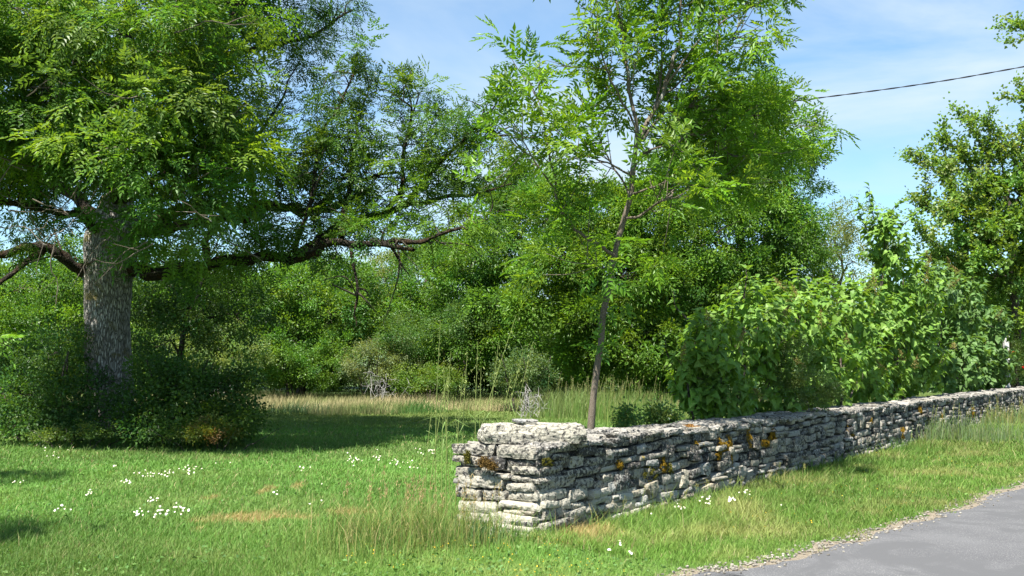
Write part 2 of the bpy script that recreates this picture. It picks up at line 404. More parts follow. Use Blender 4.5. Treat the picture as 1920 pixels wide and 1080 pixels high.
def lay(mb, face, L0, L1, seed, lr, n, nominal=.078):
    C, H, K = courses(mb, face, L0, L1, seed, lr, n, nominal)
    r = np.random.default_rng(seed+1); ax = AX_F if face == 'front' else AX_E
    stones(mb, C, H, ax, stone_col(r, len(C), K[:, 0], K[:, 1]), seed, n, .20, .05, .16)
mb = MB()
EXPL = [(100,282,400,365,.38),(430,297,720,390,.42),(720,304,800,390,.3),(110,362,200,415,.3),(235,370,330,440,.3),(325,372,500,480,.12),(500,385,720,450,.15),(810,340,940,387,.3),(815,392,945,440,.25),(950,365,1055,455,.45),
 (130,435,415,505,.45),(415,490,530,530,.3),(540,440,720,500,.35),(730,440,900,492,.35),(905,455,1160,518,.35),(150,507,490,605,.4),(495,510,735,556,.45),(500,560,700,622,.55),(740,508,985,602,.35),(990,528,1110,612,.4),
 (175,597,330,682,.35),(332,610,500,692,.45),(510,617,728,695,.65),(735,615,915,695,.62),(925,607,1065,692,.5),(1070,600,1225,662,.6),(165,700,440,785,.8),(445,697,725,752,.92),(733,695,850,752,.9),(860,682,930,757,.85),
 (480,752,655,790,.95),(200,775,395,830,.75),(400,782,710,862,.95),(735,760,870,822,.6),(880,750,1030,822,.6),(420,866,722,915,.88),(440,912,722,970,.85),(140,800,400,850,.8),(150,855,420,905,.7),(170,905,440,960,.7),(735,822,940,880,.55),(740,875,860,930,.6),
 (935,700,1025,752,.6),(1035,722,1115,782,.6),(1075,668,1195,716,.6),(1120,720,1230,770,.6),
 (800,300,1000,340,.35),(1000,300,1130,370,.15),(1060,372,1180,440,.25),(1130,310,1290,370,.3),(1115,375,1290,450,.15),(1160,430,1300,470,.55),(1165,475,1430,530,.4),(1120,535,1330,600,.45),(1235,600,1340,660,.6),(1300,590,1410,660,.6),(1320,470,1440,560,.3)]
def explicit(mb):
    r = np.random.default_rng(5)
    for face in ('end', 'front'):
        C, H, K = [], [], []
        for X0, Y0, X1, Y1, pl in EXPL:
            a, b = 820+X0*.25926, 820+X1*.25926; ya, yb = 760+Y0*.25926, 760+Y1*.25926; xm = (a+b)/2; ym = (ya+yb)/2
            if ((X0+X1)/2 < 727) != (face == 'end'): continue
            if face == 'end':
                qq = [(WC[0]-WC[1]*(x-960)/FPX)/(-WN[0]+WN[1]*(x-960)/FPX) for x in (a, b)]; qm = sum(qq)/2; dd_ = WC[1]+WN[1]*qm; hl = abs(qq[0]-qq[1])/2; z = P(xm, ym, dd_)[2]; hh = (yb-ya)/FPX*dd_/2; dep = .15
                C.append(Wp(dep-.03*(1-z/.84)-r.normal(.01, .014), qm, z))
            else:
                ss = [wall_at(x, ym)[0] for x in (a, b)]; sm = sum(ss)/2; hl = abs(ss[0]-ss[1])/2; dd_ = WC[1]+WD[1]*sm; z = P(xm, ym, dd_-.04)[2]; hh = (yb-ya)/FPX*dd_/2; dep = .15
                C.append(Wp(sm, dep-.05*(1-z/.84)-r.normal(.01, .014), z))
            base = (np.array([.17, .16, .14])*(1-pl)+np.array([.40, .375, .31])*pl)*r.uniform(.88, 1.12)
            H.append((hl*.975, dep, hh*.89)); K.append((*base, float(np.clip(.80-.75*pl+r.uniform(-.12, .12), 0, 1))))
        stones(mb, np.array(C), np.array(H), AX_F if face == 'front' else AX_E, np.array(K), 900, 16, .20, .035, .14)
explicit(mb)
lay(mb, 'front', 1.28, 4.2, 11, (.09, .30), 12)
cc = [courses(MB(), f_, a_, b_, s_, (.14, .3), 7) for f_, a_, b_, s_ in (('end', .05, .84, 12), ('front', .12, 1.4, 16))]      # smaller stones packed behind the big ones at the end
for (C_, H_, K_), f_ in zip(cc, ('end', 'front')):
    C_ = C_+(np.array([WD[0], WD[1], 0]) if f_ == 'end' else np.array([WN[0], WN[1], 0]))*.085
    stones(mb, C_, H_, AX_F if f_ == 'front' else AX_E, stone_col(np.random.default_rng(8), len(C_), K_[:, 0]+.3, K_[:, 1]), 12, 7, .2, .04, .16)  # packing coloured darker, painting shade into the gaps between the big stones
lay(mb, 'front', 4.15, 11, 13, (.09, .28), 7)
lay(mb, 'front', 10.95, 34, 14, (.10, .28), 4)
# back face and the rubble heart
C, H, K = courses(mb, 'front', .1, 20, 21, (.2, .5), 4); q = C.copy()
for i in range(len(C)):
    s_, q_ = wall_sq(C[i, 0], C[i, 1]); C[i] = Wp(s_, float(wall_t(s_))-q_, C[i, 2])
stones(mb, C, H, AX_F, stone_col(np.random.default_rng(3), len(C), K[:, 0], K[:, 1]+3), 21, 4, .2)
r = np.random.default_rng(99)
for (a, b, n, step) in ((1.5, 11, 9, .42), (11, 30, 4, .5)):
    C, H, K = [], [], []; s_ = a
    while s_ < b:
        hh = r.uniform(.055, .095); ln = r.uniform(.07, .17); z_ = r.uniform(.12, .66); C.append(Wp(s_, .11-.10*(1-z_/.84), z_)); H.append((ln, .135, hh)); K.append((z_/.84, s_)); s_ += step*r.uniform(.5, 1.6)
    K = np.array(K); stones(mb, np.array(C), np.array(H), AX_F, stone_col(r, len(C), K[:, 0], K[:, 1]), int(a*10), n, .24, .10, .22)
mb.build('stone_courses', M_STONE, wall, smooth=False)
mb = MB()
S = np.linspace(.16, 60, 120); v = []
for s in S:
    t = float(wall_t(s)); zt = float(wall_top(s))-.05; v += [Wp(s, .06, -.1), Wp(s, .12, zt), Wp(s, t-.12, zt), Wp(s, t-.06, -.1)]
i = np.arange(len(S)-1)[:, None]*4; j = np.arange(4)[None]
f = np.stack([i+j, i+(j+1) % 4, i+4+(j+1) % 4, i+4+j], -1).reshape(-1, 4); mb.add(np.array(v), f, (.12, .115, .105, .8)); mb.add(np.array(v[:4]), [[0, 1, 2, 3]], (.12, .115, .105, .8))  # core coloured dark so the gaps between stones read as shade
mb.build('rubble_heart', M_STONE, wall)
# flat slabs along the top
mb = MB(); r = np.random.default_rng(31)
for (a, b, n, seed) in ((.0, 4.5, 12, 1), (4.4, 12, 7, 2), (11.9, 36, 4, 3)):
    C, H = [], []; s = a
    while s < b:
        t = float(wall_t(s)); ln = r.uniform(.14, .34); q0 = -.02
        while q0 < t:
            wd = r.uniform(.13, .36); th = r.uniform(.014, .032)
            if s < .12: q0 += wd*.8; continue
            C.append(Wp(s+r.uniform(-.06, .06), min(q0+wd/2, t-.03 if s > .5 else t-.16), float(wall_top(s))+r.uniform(-.03, .018))); H.append((ln*.62, wd*.58, th)); q0 += wd*.8
        s += ln*.85
    C, H = np.array(C), np.array(H); k = len(C)
    col = np.concatenate([np.array([.22, .21, .195])[None]*r.uniform(.7, 1.25, (k, 1)), r.uniform(.2, .62, (k, 1))], 1)
    stones(mb, C, H, AX_F, col, 50+seed, n, .55, .07, .3)
mb.build('top_slabs', M_STONE, wall)

# cap slab and the flake on it
def single_stone(name, label, cen, half, yaw, col, seed, n=22, rough=.16, tilt=0, parent=None, pinch=.2):
    o = thing(name, label, 'stone', (cen[0], cen[1], cen[2]-half[2])); m = MB()
    ax = np.array([[math.cos(yaw), math.sin(yaw), 0], [-math.sin(yaw), math.cos(yaw), 0], [0, 0, 1]])
    stones(m, np.array([cen]), np.array([half]), ax, np.array([col]), seed, n, rough, tilt, pinch)
    me = m.mesh(name, M_STONE, tuple(o.location)); o2 = bpy.data.objects.new(name, me); o2.location = o.location; COL.objects.link(o2)
    for k in ('label', 'category'): o2[k] = o[k]
    bpy.data.objects.remove(o); o2.name = name; return o2
p = P(999, 816, 9.95)
single_stone('cap_stone', 'large pale thick block capping the near end of the wall', (p[0], p[1]+.12, p[2]+.012), (.49, .23, .086), .12, (.34, .32, .265, .45), 71, 22, .20, 0, pinch=.12)
p = P(985, 791, 9.9)
single_stone('flat_stone', 'small thin grey flake of stone lying on the big pale capping block', (p[0], p[1]+.1, p[2]+.004), (.10, .10, .014), .3, (.26, .26, .26, .4), 72, 12, .35)

# moss cushions on the wall
def moss(s, z, w, h, col, seed, top=False):
    m = MB(); r = np.random.default_rng(seed); n = int(2600*w/.15)
    g = np.clip(r.standard_normal((n, 2))*.42, -1, 1); bl = 1-np.hypot(g[:, 0], g[:, 1])*.7
    keep = fbm(np.stack([g[:, 0]*2.5+seed, g[:, 1]*2.5, g[:, 0]*0], -1), 3, seed) > -.05; g, bl = g[keep], bl[keep]
    if top: p = np.stack([s+g[:, 0]*w/2, .18+g[:, 1]*.1, z+bl*.03+r.uniform(0, .01, len(g))], -1)
    else: p = np.stack([s+g[:, 0]*w/2, -.10*(1-np.clip((z+g[:, 1]*h/2)/.84, 0, 1))-.004-bl*.024*r.uniform(.3, 1, len(g)), z+g[:, 1]*h/2], -1)
    pos = np.stack([WC[0]+WD[0]*p[:, 0]+WN[0]*p[:, 1], WC[1]+WD[1]*p[:, 0]+WN[1]*p[:, 1], p[:, 2]], -1)
    tv = np.array([[-.5, 0, 0], [.5, 0, 0], [0, 1, .2]]); tf = np.array([[0, 1, 2]])
    d = np.tile([-WN[0], -WN[1], .6], (len(pos), 1))+r.standard_normal((len(pos), 3))*.6
    c = np.array(col)[None]*r.uniform(.5, 1.3, (len(pos), 1))
    inst(m, tv, tf, pos, frames(d, r, 2), r.uniform(.006, .014, len(pos)), c, r)
    m.build('moss', M_MOSS, wall)
GOLD = (.27, .17, .02); OLIVE = (.12, .115, .02); BRN = (.16, .10, .03)
for k, (px, py, w, h, c) in enumerate(((1350, 832, 40, 26, GOLD), (1397, 820, 14, 34, GOLD), (1440, 813, 26, 30, GOLD), (1299, 834, 18, 18, GOLD), (1336, 852, 20, 18, GOLD),
        (1357, 852, 14, 40, GOLD), (1584, 811, 26, 22, GOLD), (1680, 812, 20, 18, GOLD), (1755, 783, 16, 18, GOLD), (1208, 888, 34, 22, OLIVE), (1233, 870, 18, 28, GOLD), (1243, 880, 18, 18, OLIVE),
        (1153, 872, 16, 16, GOLD), (1624, 788, 12, 14, GOLD), (1718, 770, 14, 14, GOLD), (1425, 832, 24, 12, GOLD), (1022, 868, 22, 14, OLIVE), (1815, 773, 18, 16, GOLD), (1905, 752, 14, 22, GOLD), (1770, 808, 14, 12, GOLD))):
    s, z, d = wall_at(px, py); moss(s, z, w/FPX*d*1.75, h/FPX*d*1.15, c, 300+k)
for k, (px, py, w, h, c) in enumerate(((868, 858, 8, 22, OLIVE), (917, 866, 26, 20, BRN), (935, 872, 16, 14, BRN))):   # on the end face
    m = MB(); r = np.random.default_rng(340+k); n = 1800; g = np.clip(r.standard_normal((n, 2))*.42, -1, 1)
    c0 = P(px, py, 9.78); L = np.array([-WN[0], -WN[1]])*w/FPX*9.8*.75
    pos = np.stack([c0[0]+g[:, 0]*L[0], c0[1]+g[:, 0]*L[1]-r.uniform(0, .03, n), c0[2]+g[:, 1]*h/FPX*9.8*.55], -1); q_ = wall_sq(pos[:, 0], pos[:, 1])[0]
    pos[:, :2] -= ((q_+.07+r.uniform(0, .03, n))[:, None])*WD
    inst(m, np.array([[-.5, 0, 0], [.5, 0, 0], [0, 1, .2]]), np.array([[0, 1, 2]]), pos, frames(r.standard_normal((n, 3))+[-.5, -.8, .3], r, 2), r.uniform(.006, .014, n), np.array(c)[None]*r.uniform(.5, 1.3, (n, 1)), r)
    m.build('moss', M_MOSS, wall)
for (px, s_off) in ((1310, .2),):
    s, z, d = wall_at(px, 790); moss(s+.1, float(wall_top(s))+.01, .3, .1, (.32, .17, .05), 390, True)
print('wall', time.time()-T0)

# ---------------------------------------------------------------- foliage templates
def quad_leaf(L, w, fold=.25, droop=.15):
    return np.array([[0, 0, 0], [-w/2, L*.42, fold*w], [0, L, -droop*L], [w/2, L*.42, fold*w]])
def hex_leaf(L, w, droop=.25):
    v = np.array([[0, 0, 0], [-w*.42, L*.25, w*.12], [-w*.42, L*.6, w*.05-droop*L*.35], [0, L, -droop*L], [w*.42, L*.6, w*.05-droop*L*.35], [w*.42, L*.25, w*.12], [0, L*.3, 0], [0, L*.62, -droop*L*.45]])
    return v, np.array([[0, 6, 1, 1], [6, 7, 2, 1], [7, 3, 2, 2], [0, 5, 6, 6], [6, 5, 4, 7], [7, 4, 3, 3]])
def rotz(a): c, s = math.cos(a), math.sin(a); return np.array([[c, -s, 0], [s, c, 0], [0, 0, 1]])
def pinnate(L=.24, pairs=4, ll=.085, lw=.027, r=None):
    """a compound leaf along +Y"""
    V, Fc = [], []
    def put(pos, ang, sc):
        v = quad_leaf(ll*sc, lw*sc)
        tw = r.uniform(-.3, .3); R = rotz(ang)@np.array([[math.cos(tw), 0, math.sin(tw)], [0, 1, 0], [-math.sin(tw), 0, math.cos(tw)]])
        Fc.append(np.arange(4)+4*len(Fc)); V.append(v@R.T+pos)
    for i in range(pairs):
        t = (.32+.6*i/(pairs-1)); y = L*t; z = -.28*L*t*t
        for s in (-1, 1): put(np.array([0, y, z]), -s*r.uniform(.75, 1.1), r.uniform(.85, 1.1)*(1-.12*abs(i-1)))
    put(np.array([0, L, -.28*L]), r.uniform(-.2, .2), 1.05)
    return np.concatenate(V), np.array(Fc)
def spray(nleaf, TL, r, **kw):
    """a twig along +Y with compound leaves round it"""
    V, Fc, n = [], [], 0
    for i in range(nleaf):
        v, f = pinnate(r=r, **kw); t = i/max(1, nleaf-1)
        az = i*2.4+r.uniform(-.4, .4); tilt = (1.15-.85*t)
        d = np.array([math.cos(az)*math.sin(tilt), math.cos(tilt), math.sin(az)*math.sin(tilt)*.65-.1]); d /= np.linalg.norm(d)
        x = np.cross(d, [0, 0, 1.]); x /= np.linalg.norm(x); z = np.cross(x, d)
        R = np.stack([x, d, z], -1); V.append(v@R.T+np.array([0, TL*t, 0])); Fc.append(f+n); n += len(v)
    return np.concatenate(V), np.concatenate(Fc)
r = np.random.default_rng(5)
ASH = [spray(6, .26, r, lw=.033) for _ in range(4)]
def cluster(n, rad, l, w, r, elong=1.0):
    """loose bunch of simple leaves for trees farther off"""
    V, Fc = [], []
    for i in range(n):
        p = r.standard_normal(3)*rad*np.array([.6, .6*elong, .35]); v = quad_leaf(l*r.uniform(.7, 1.2), w*r.uniform(.8, 1.2))
        d = unit(np.array([p[0], abs(p[1])+.1, p[2]-.03])+r.standard_normal(3)*.12); x = unit(np.cross(d, np.array([0, 0, 1.])+r.standard_normal(3)*.45)); z = np.cross(x, d)
        V.append(v@np.stack([x, d, z], -1).T+p); Fc.append(np.arange(4)+4*i)
    return np.concatenate(V), np.array(Fc)
FAR = [cluster(16, .26, .15, .055, r) for _ in range(5)]            # feathery
FARB = [cluster(16, .22, .10, .07, r) for _ in range(5)]            # small round leaves
MAP = [cluster(12, .10, .085, .07, r, 1.4) for _ in range(4)]

def shell(n, rng_, lo=.62):
    d = unit(rng_.standard_normal((n, 3))); return d, d*(rng_.uniform(lo**3, 1, (n, 1))**(1/3))
def fill_lobes(mb, tw, lobes, tmpl, pal, rng_, clump=.55, per=9, dens=1.0, hub=None, scale=(.8, 1.2), droop=.25, twig=True, twr=.012, skip=0):
    """lobes: (centre, (rx,ry,rz)); foliage in clumps through each lobe, a branchlet to every clump"""
    for (c, rad) in lobes:
        c = np.asarray(c); rad = np.asarray(rad, float)
        area = 4*math.pi*((rad[0]*rad[1])**1.6/3+(rad[0]*rad[2])**1.6/3+(rad[1]*rad[2])**1.6/3)**(1/1.6)
        nc = max(3, int(area*dens/(clump*clump*1.6)))
        d, q = shell(nc, rng_, .45); cc = c+q*rad
        cc = cc[cc[:, 2] > .25]; d = unit((cc-c)/rad); nc = len(cc)
        cr_ = clump*rng_.uniform(.6, 1.35, nc)
        tint = rng_.uniform(.78, 1.22, (nc, 1)); hue = rng_.standard_normal((nc, 1))*.10
        n = nc*per; k = np.repeat(np.arange(nc), per)
        dd = unit(rng_.standard_normal((n, 3))*.9+d[k]*.7+[0, 0, .35])
        pos = cc[k]+dd*(cr_[k, None]*rng_.uniform(.25, 1, (n, 1)))*[1, 1, .62]
        dr = dd*.9+d[k]*.5+[0, 0, -droop]+rng_.standard_normal((n, 3))*.3
        pi = rng_.integers(0, len(pal), nc)[k]; col = np.array(pal)[pi]*tint[k]*np.concatenate([1+hue[k], np.ones((n, 1)), 1-hue[k]], 1)
        rot = frames(dr, rng_, .35); sc = rng_.uniform(*scale, n)
        ti = rng_.integers(0, len(tmpl), n)
        for a in range(len(tmpl)):
            m = ti == a; inst(mb, tmpl[a][0], tmpl[a][1], pos[m], rot[m], sc[m], col[m], rng_, .12)
        if tw is not None and twig:
            h = c-[0, 0, rad[2]*.25] if hub is None else np.asarray(hub(c))
            for j in range(nc):
                if skip and j % (skip+1): continue
                mid = (h+cc[j])/2+rng_.standard_normal(3)*.12*np.linalg.norm(cc[j]-h)+[0, 0, -.06*np.linalg.norm(cc[j]-h)]
                pts = catmull([h, mid, cc[j]], 4); tube(tw, pts, np.linspace(twr*1.6, twr*.35, len(pts)), 4)
def px_lobe(px, py, d, rx, ry, rd): return (P(px, py, d), (rx/FPX*d, rd, ry/FPX*d))

def along(mb, pts, tmpl, pal, rng_, step=.12, off=.12, scale=(.8, 1.2), tip=.5, start=.15, up=.2, n=2):
    pts = np.asarray(pts); seg = np.linalg.norm(np.diff(pts, axis=0), axis=1); L = np.concatenate([[0], np.cumsum(seg)])
    k = max(2, int((L[-1]*(1-start))/step)*n); t = rng_.uniform(L[-1]*start, L[-1], k)
    t[-2:] = L[-1]
    p = np.stack([np.interp(t, L, pts[:, i]) for i in range(3)], -1); tg = unit(np.stack([np.interp(t, L, unit(np.gradient(pts, axis=0))[:, i]) for i in range(3)], -1))
    d = tg*tip+unit(rng_.standard_normal((k, 3)))*.9+[0, 0, up]; p = p+unit(d)*off*rng_.uniform(0, 1, (k, 1))
    col = np.array(pal)[rng_.integers(0, len(pal), k)]*rng_.uniform(.8, 1.2, (k, 1)); ti = rng_.integers(0, len(tmpl), k); rot = frames(d, rng_, .35); sc = rng_.uniform(*scale, k)
    for a in range(len(tmpl)):
        m = ti == a; inst(mb, tmpl[a][0], tmpl[a][1], p[m], rot[m], sc[m], col[m], rng_, .12)

def wiggle(pts, amp, rng_, m=6):
    q = catmull(pts, m); n = len(q); s = np.linalg.norm(q[-1]-q[0]); sd = int(rng_.integers(1000))
    t = np.arange(n)[:, None]*.45
    w = np.concatenate([vnoise(np.concatenate([t, t*0+k*7, t*0], 1), sd)[:, None] for k in range(3)], 1)*amp*s
    w *= np.minimum(1, np.arange(n)/3)[:, None]; return q+w

# ---------------------------------------------------------------- the old ash tree
D = 22.0
def build_old_ash():
    g = np.random.default_rng(77)
    base = P(205, 805, D); base[2] = 0
    t = thing('ash_tree', 'huge old ash tree with a thick pale trunk and long mossy limbs on the left', 'tree', base)
    # trunk
    ctr = [(205, 806), (205, 760), (204, 700), (203, 640), (205, 580), (208, 530), (212, 490), (214, 450), (218, 410), (222, 370)]
    rad = [50, 41, 38, 39, 40, 41, 43, 47, 40, 30]
    c = catmull([P(a, b, D) for a, b in ctr], 14); rr = catmull([(x, 0, 0) for x in rad], 14)[:, 0]/FPX*D
    sides = 72; a = np.arange(sides)*2*math.pi/sides; V = []
    ring = np.stack([np.cos(a), np.sin(a), a*0], -1)
    for i in range(len(c)):
        q = ring*rr[i]; q = q*(1+.05*np.cos(3*a+.5+i*.01)+.03*np.cos(5*a+1))[:, None]; V.append(c[i]+q)
    V = np.array(V); no = fbm(V*np.array([1.6, 1.6, 1.0]), 3, 9)*.16+np.abs(fbm(V*np.array([22, 22, 3.5]), 2, 4))*.045
    V = V+unit(V-c[:, None])*(no*.42)[..., None]
    n = len(c); i = np.arange(n-1)[:, None]; j = np.arange(sides)[None]
    f = np.stack([i*sides+j, i*sides+(j+1) % sides, (i+1)*sides+(j+1) % sides, (i+1)*sides+j], -1).reshape(-1, 4)
    m = MB(); m.add(V.reshape(-1, 3), f, (1, 1, 1)); m.build('trunk', M_BARK, t, smooth=True)
    # limbs
    limbs = [
      ([(235, 505, 22), (300, 506, 21.6), (400, 494, 21.2), (500, 486, 21), (560, 478, 20.8), (620, 458, 20.6), (700, 452, 20.4), (770, 454, 20.2), (830, 436, 20), (880, 428, 20), (915, 405, 20)], 13, 1.0),
      ([(560, 480, 20.8), (610, 440, 21.5), (660, 420, 22), (720, 402, 22.5), (780, 380, 23), (860, 366, 23), (960, 345, 23)], 12, 1.5),
      ([(700, 452, 20.4), (740, 462, 19.8), (775, 470, 19.4)], 7, 3),
      ([(235, 450, 22), (300, 405, 22.5), (370, 384, 23), (430, 392, 23.2), (520, 388, 23.2), (580, 397, 23), (640, 382, 22.8), (700, 352, 22.6)], 15, 5),
      ([(235, 440, 22), (330, 425, 21), (420, 410, 20), (470, 415, 19.5)], 12, 4),
      ([(175, 515, 22), (140, 500, 21.6), (100, 470, 21.3), (50, 462, 21), (0, 478, 20.8), (-60, 480, 20.5)], 12, 6),
      ([(80, 470, 21.2), (40, 500, 20.8), (5, 525, 20.4), (-30, 560, 20)], 7, 3),
      ([(195, 445, 22), (150, 405, 21), (100, 398, 20), (45, 384, 19.4), (-40, 378, 19)], 9, 4),
      ([(200, 430, 22), (150, 375, 22.5), (90, 340, 23), (30, 330, 23.5), (-40, 320, 24)], 13, 6),
      ([(220, 400, 22), (226, 340, 22), (215, 250, 22), (235, 130, 22), (240, 0, 22), (255, -200, 22)], 26, 9),
      ([(222, 350, 22), (290, 270, 22), (360, 160, 22), (420, 60, 22), (480, -60, 22), (520, -200, 22)], 19, 6),
      ([(218, 320, 22), (150, 240, 21), (80, 150, 20.5), (30, 60, 20), (0, -50, 20)], 16, 6),
      ([(360, 160, 22), (430, 110, 23), (500, 85, 24), (580, 65, 24.5), (660, 20, 25)], 9, 2),
      ([(222, 380, 22), (300, 330, 20), (400, 290, 18.6), (480, 280, 18)], 10, 3),
      ([(222, 380, 22), (190, 330, 20), (140, 300, 18.4), (90, 290, 17.6)], 10, 3),
      ([(550, 474, 20.9), (578, 400, 21), (592, 330, 21.2), (604, 260, 21.4), (640, 190, 21.6), (672, 130, 21.8)], 5.5, 1.5),
      ([(640, 445, 20.6), (652, 380, 21.5), (660, 320, 22), (668, 250, 22.3), (680, 200, 22.5)], 6.5, 1.5),
      ([(720, 402, 22.5), (752, 350, 22), (758, 280, 22), (770, 210, 22), (756, 150, 22)], 5.5, 1),
      ([(760, 388, 22.8), (800, 330, 22), (850, 280, 21.6), (895, 235, 21.4), (930, 195, 21.3)], 5.5, 1.2),
      ([(860, 366, 23), (880, 300, 22.6), (905, 262, 22), (955, 252, 21.7)], 2.6, .7),
      ([(480, 388, 23.2), (470, 300, 23), (520, 200, 23.2), (560, 120, 23.5)], 5, 1.2),
      ([(655, 455, 20.5), (662, 490, 20.3), (672, 540, 20.2), (664, 580, 20.2), (668, 610, 20.2)], 4, 1.2),
      ([(735, 465, 19.9), (750, 490, 19.8), (766, 515, 19.7)], 3, 1),
      ([(672, 540, 20.2), (686, 545, 20.1), (690, 555, 20.1)], 2.5, 1),
      ([(390, 495, 21.2), (386, 455, 21.5), (395, 430, 22), (380, 400, 22.4)], 7, 4),
      ([(590, 395, 23), (640, 350, 22.6), (700, 330, 22.2), (760, 322, 22)], 6, 2),
    ]
    mbr = MB(); hubs = []
    for k, (pp, r0, r1) in enumerate(limbs):
        q = wiggle([P(*a) for a in pp], .012, g); n = len(q)
        rr = np.linspace(r0, r1, n)/FPX*np.array([x[1] for x in q])*(1+.10*g.standard_normal(n)*0)
        rr = rr*(1+.13*vnoise(np.stack([np.arange(n)*.8, np.full(n, k*3.), np.zeros(n)], -1), 3))
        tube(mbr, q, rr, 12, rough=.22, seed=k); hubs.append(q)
        # side twigs, many of them bare and grey
    allq = np.concatenate(hubs); 
    tw = MB(); bare = MB()
    for k, q in enumerate(hubs):
        for _ in range(int(np.linalg.norm(q[-1]-q[0])*2.2)):
            i = g.integers(2, len(q)); d = unit(g.standard_normal(3)+[0, -.3, .25]); L = g.uniform(.4, 1.3)
            e = q[i]+d*L; mid = (q[i]+e)/2+g.standard_normal(3)*.15
            pts = catmull([q[i], mid, e+[0, 0, -.1]], 5); tube(tw, pts, np.linspace(.022, .005, len(pts)), 4)
    # bare grey twigs hanging in front of the crown on the left
    for _ in range(46):
        a = P(g.uniform(-20, 420), g.uniform(250, 470) if g.random() < .7 else g.uniform(0, 250), g.uniform(16.6, 19)); d = unit(g.standard_normal(3)*[1, .5, .8]+[0, 0, -.2]); L = g.uniform(.5, 1.5)
        pts = wiggle([a, a+d*L*.5+[0, 0, .08], a+d*L], .06, g, 5); tube(bare, pts, np.linspace(.014, .004, len(pts)), 4)
        for __ in range(2):
            i = g.integers(2, len(pts)-1); e = pts[i]+unit(d+g.standard_normal(3)*.7)*L*.35; tube(bare, np.array([pts[i], (pts[i]+e)/2+g.standard_normal(3)*.03, e]), [.007, .005, .003], 4)
    for (a, b) in (((757, 170), (752, 122)), ((757, 165), (775, 128)), ((757, 190), (757, 150)), ((895, 262), (955, 253)), ((830, 400), (905, 350)), ((880, 410), (960, 395)), ((820, 330), (790, 250))):
        A, B = P(*a, 21.6), P(*b, 21.6); pts = wiggle([A, (A+B)/2, B], .05, g, 4); tube(bare, pts, np.linspace(.012, .004, len(pts)), 4)
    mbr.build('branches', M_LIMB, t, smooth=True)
    def hub(c):
        i = np.argmin(np.linalg.norm(allq-c, axis=1)); return allq[i]
    crown = MB()
    PA = [(.088, .18, .022), (.115, .205, .026), (.062, .14, .022), (.10, .19, .045)]  # front leaves: sunlit brightness and bluish highlights painted into the colours
    PB = [(.058, .130, .022), (.075, .155, .024), (.045, .105, .022)]  # same leaves darker, shade of the crown's far side painted in
    front = [  # bright mass nearest the camera
      (60, 60, 18.5, 110, 90, 1.6), (200, 40, 18.2, 110, 90, 1.7), (330, 60, 18.3, 100, 95, 1.6), (430, 30, 19, 70, 70, 1.2), (90, 190, 18, 120, 90, 1.5), (250, 190, 17.6, 110, 90, 1.5),
      (380, 190, 18, 95, 90, 1.5), (450, 150, 19, 55, 80, 1.2), (60, 270, 18.2, 80, 50, 1.2), (190, 275, 17.6, 100, 48, 1.2), (320, 300, 17.5, 95, 65, 1.3), (430, 290, 18.2, 70, 65, 1.2), (350, 370, 17.6, 80, 45, 1.0),
      (255, 425, 18.8, 34, 26, .5), (330, 440, 19, 50, 30, .6), (420, 360, 18.5, 60, 40, .9), (-60, 120, 18, 90, 150, 2), (0, 250, 18.6, 90, 80, 1.4), (40, 320, 19, 70, 50, 1.1)]
    back = [(60, 440, 20.4, 60, 26, .5), (120, 395, 19.8, 50, 30, .5), (20, 380, 19.4, 50, 30, .5), (60, 330, 23.5, 100, 45, 1.4), (-30, 400, 22.5, 60, 40, 1.2), (160, 300, 24, 150, 90, 2), (330, 300, 24, 140, 90, 2), (120, 100, 24.5, 170, 130, 2.5), (330, 80, 24.5, 150, 120, 2.4),
      (470, 200, 23, 70, 90, 1.5), (330, 400, 23.6, 110, 50, 1.3), (430, 440, 22, 90, 45, 1.2), (450, 350, 22, 80, 50, 1.2), (60, 420, 23.5, 60, 25, .9),
      (530, 30, 24, 95, 80, 1.8), (600, 10, 24.5, 85, 55, 1.5), (550, 90, 24, 75, 55, 1.3), (640, -10, 24.5, 60, 40, 1.2), (520, 130, 23.5, 50, 50, 1.0)]
    right = [(600, 240, 21.4, 45, 55, .7), (640, 160, 21.8, 50, 40, .7), (690, 100, 21.8, 32, 25, .5), (560, 300, 22, 55, 50, .9), (520, 350, 22, 55, 45, .9), (620, 330, 22, 55, 50, .9), (680, 250, 22.3, 45, 50, .8), (690, 180, 22.3, 30, 30, .6), (700, 320, 22, 55, 45, .8),
      (640, 400, 21.6, 70, 35, .8), (560, 430, 21.4, 60, 30, .8), (730, 380, 21.5, 60, 35, .8), (780, 210, 22, 42, 50, .7), (800, 170, 22, 28, 25, .5), (830, 240, 21.6, 50, 40, .7), (770, 290, 21.8, 50, 45, .7), (850, 300, 21.6, 50, 40, .7), (900, 210, 21.4, 38, 28, .5), (820, 345, 22, 60, 30, .7), (880, 335, 22.2, 40, 28, .6), (810, 405, 21.6, 50, 20, .5), (700, 418, 21.6, 50, 22, .5), (650, 490, 21.4, 26, 12, .4),
      (890, 395, 20.6, 40, 24, .5), (780, 440, 20.9, 46, 14, .4), (560, 450, 20.2, 50, 18, .4), (690, 440, 19.9, 34, 14, .4), (470, 480, 20.6, 40, 20, .5), (850, 425, 19.8, 30, 14, .3), (930, 250, 21.5, 25, 25, .4), (480, 450, 21, 60, 30, .8), (400, 510, 20.6, 60, 20, .6), (300, 520, 21.5, 45, 18, .6)]
    top = [(100, -150, 22, 260, 150, 3.6), (380, -130, 22, 200, 130, 3.2), (-200, 100, 22, 160, 220, 3.4), (240, -300, 22, 220, 120, 3)]
    def mk(L, sh=0): return [(c_, tuple(max(v_-sh, v_*.35) for v_ in r_)) for c_, r_ in (px_lobe(*a) for a in L)]
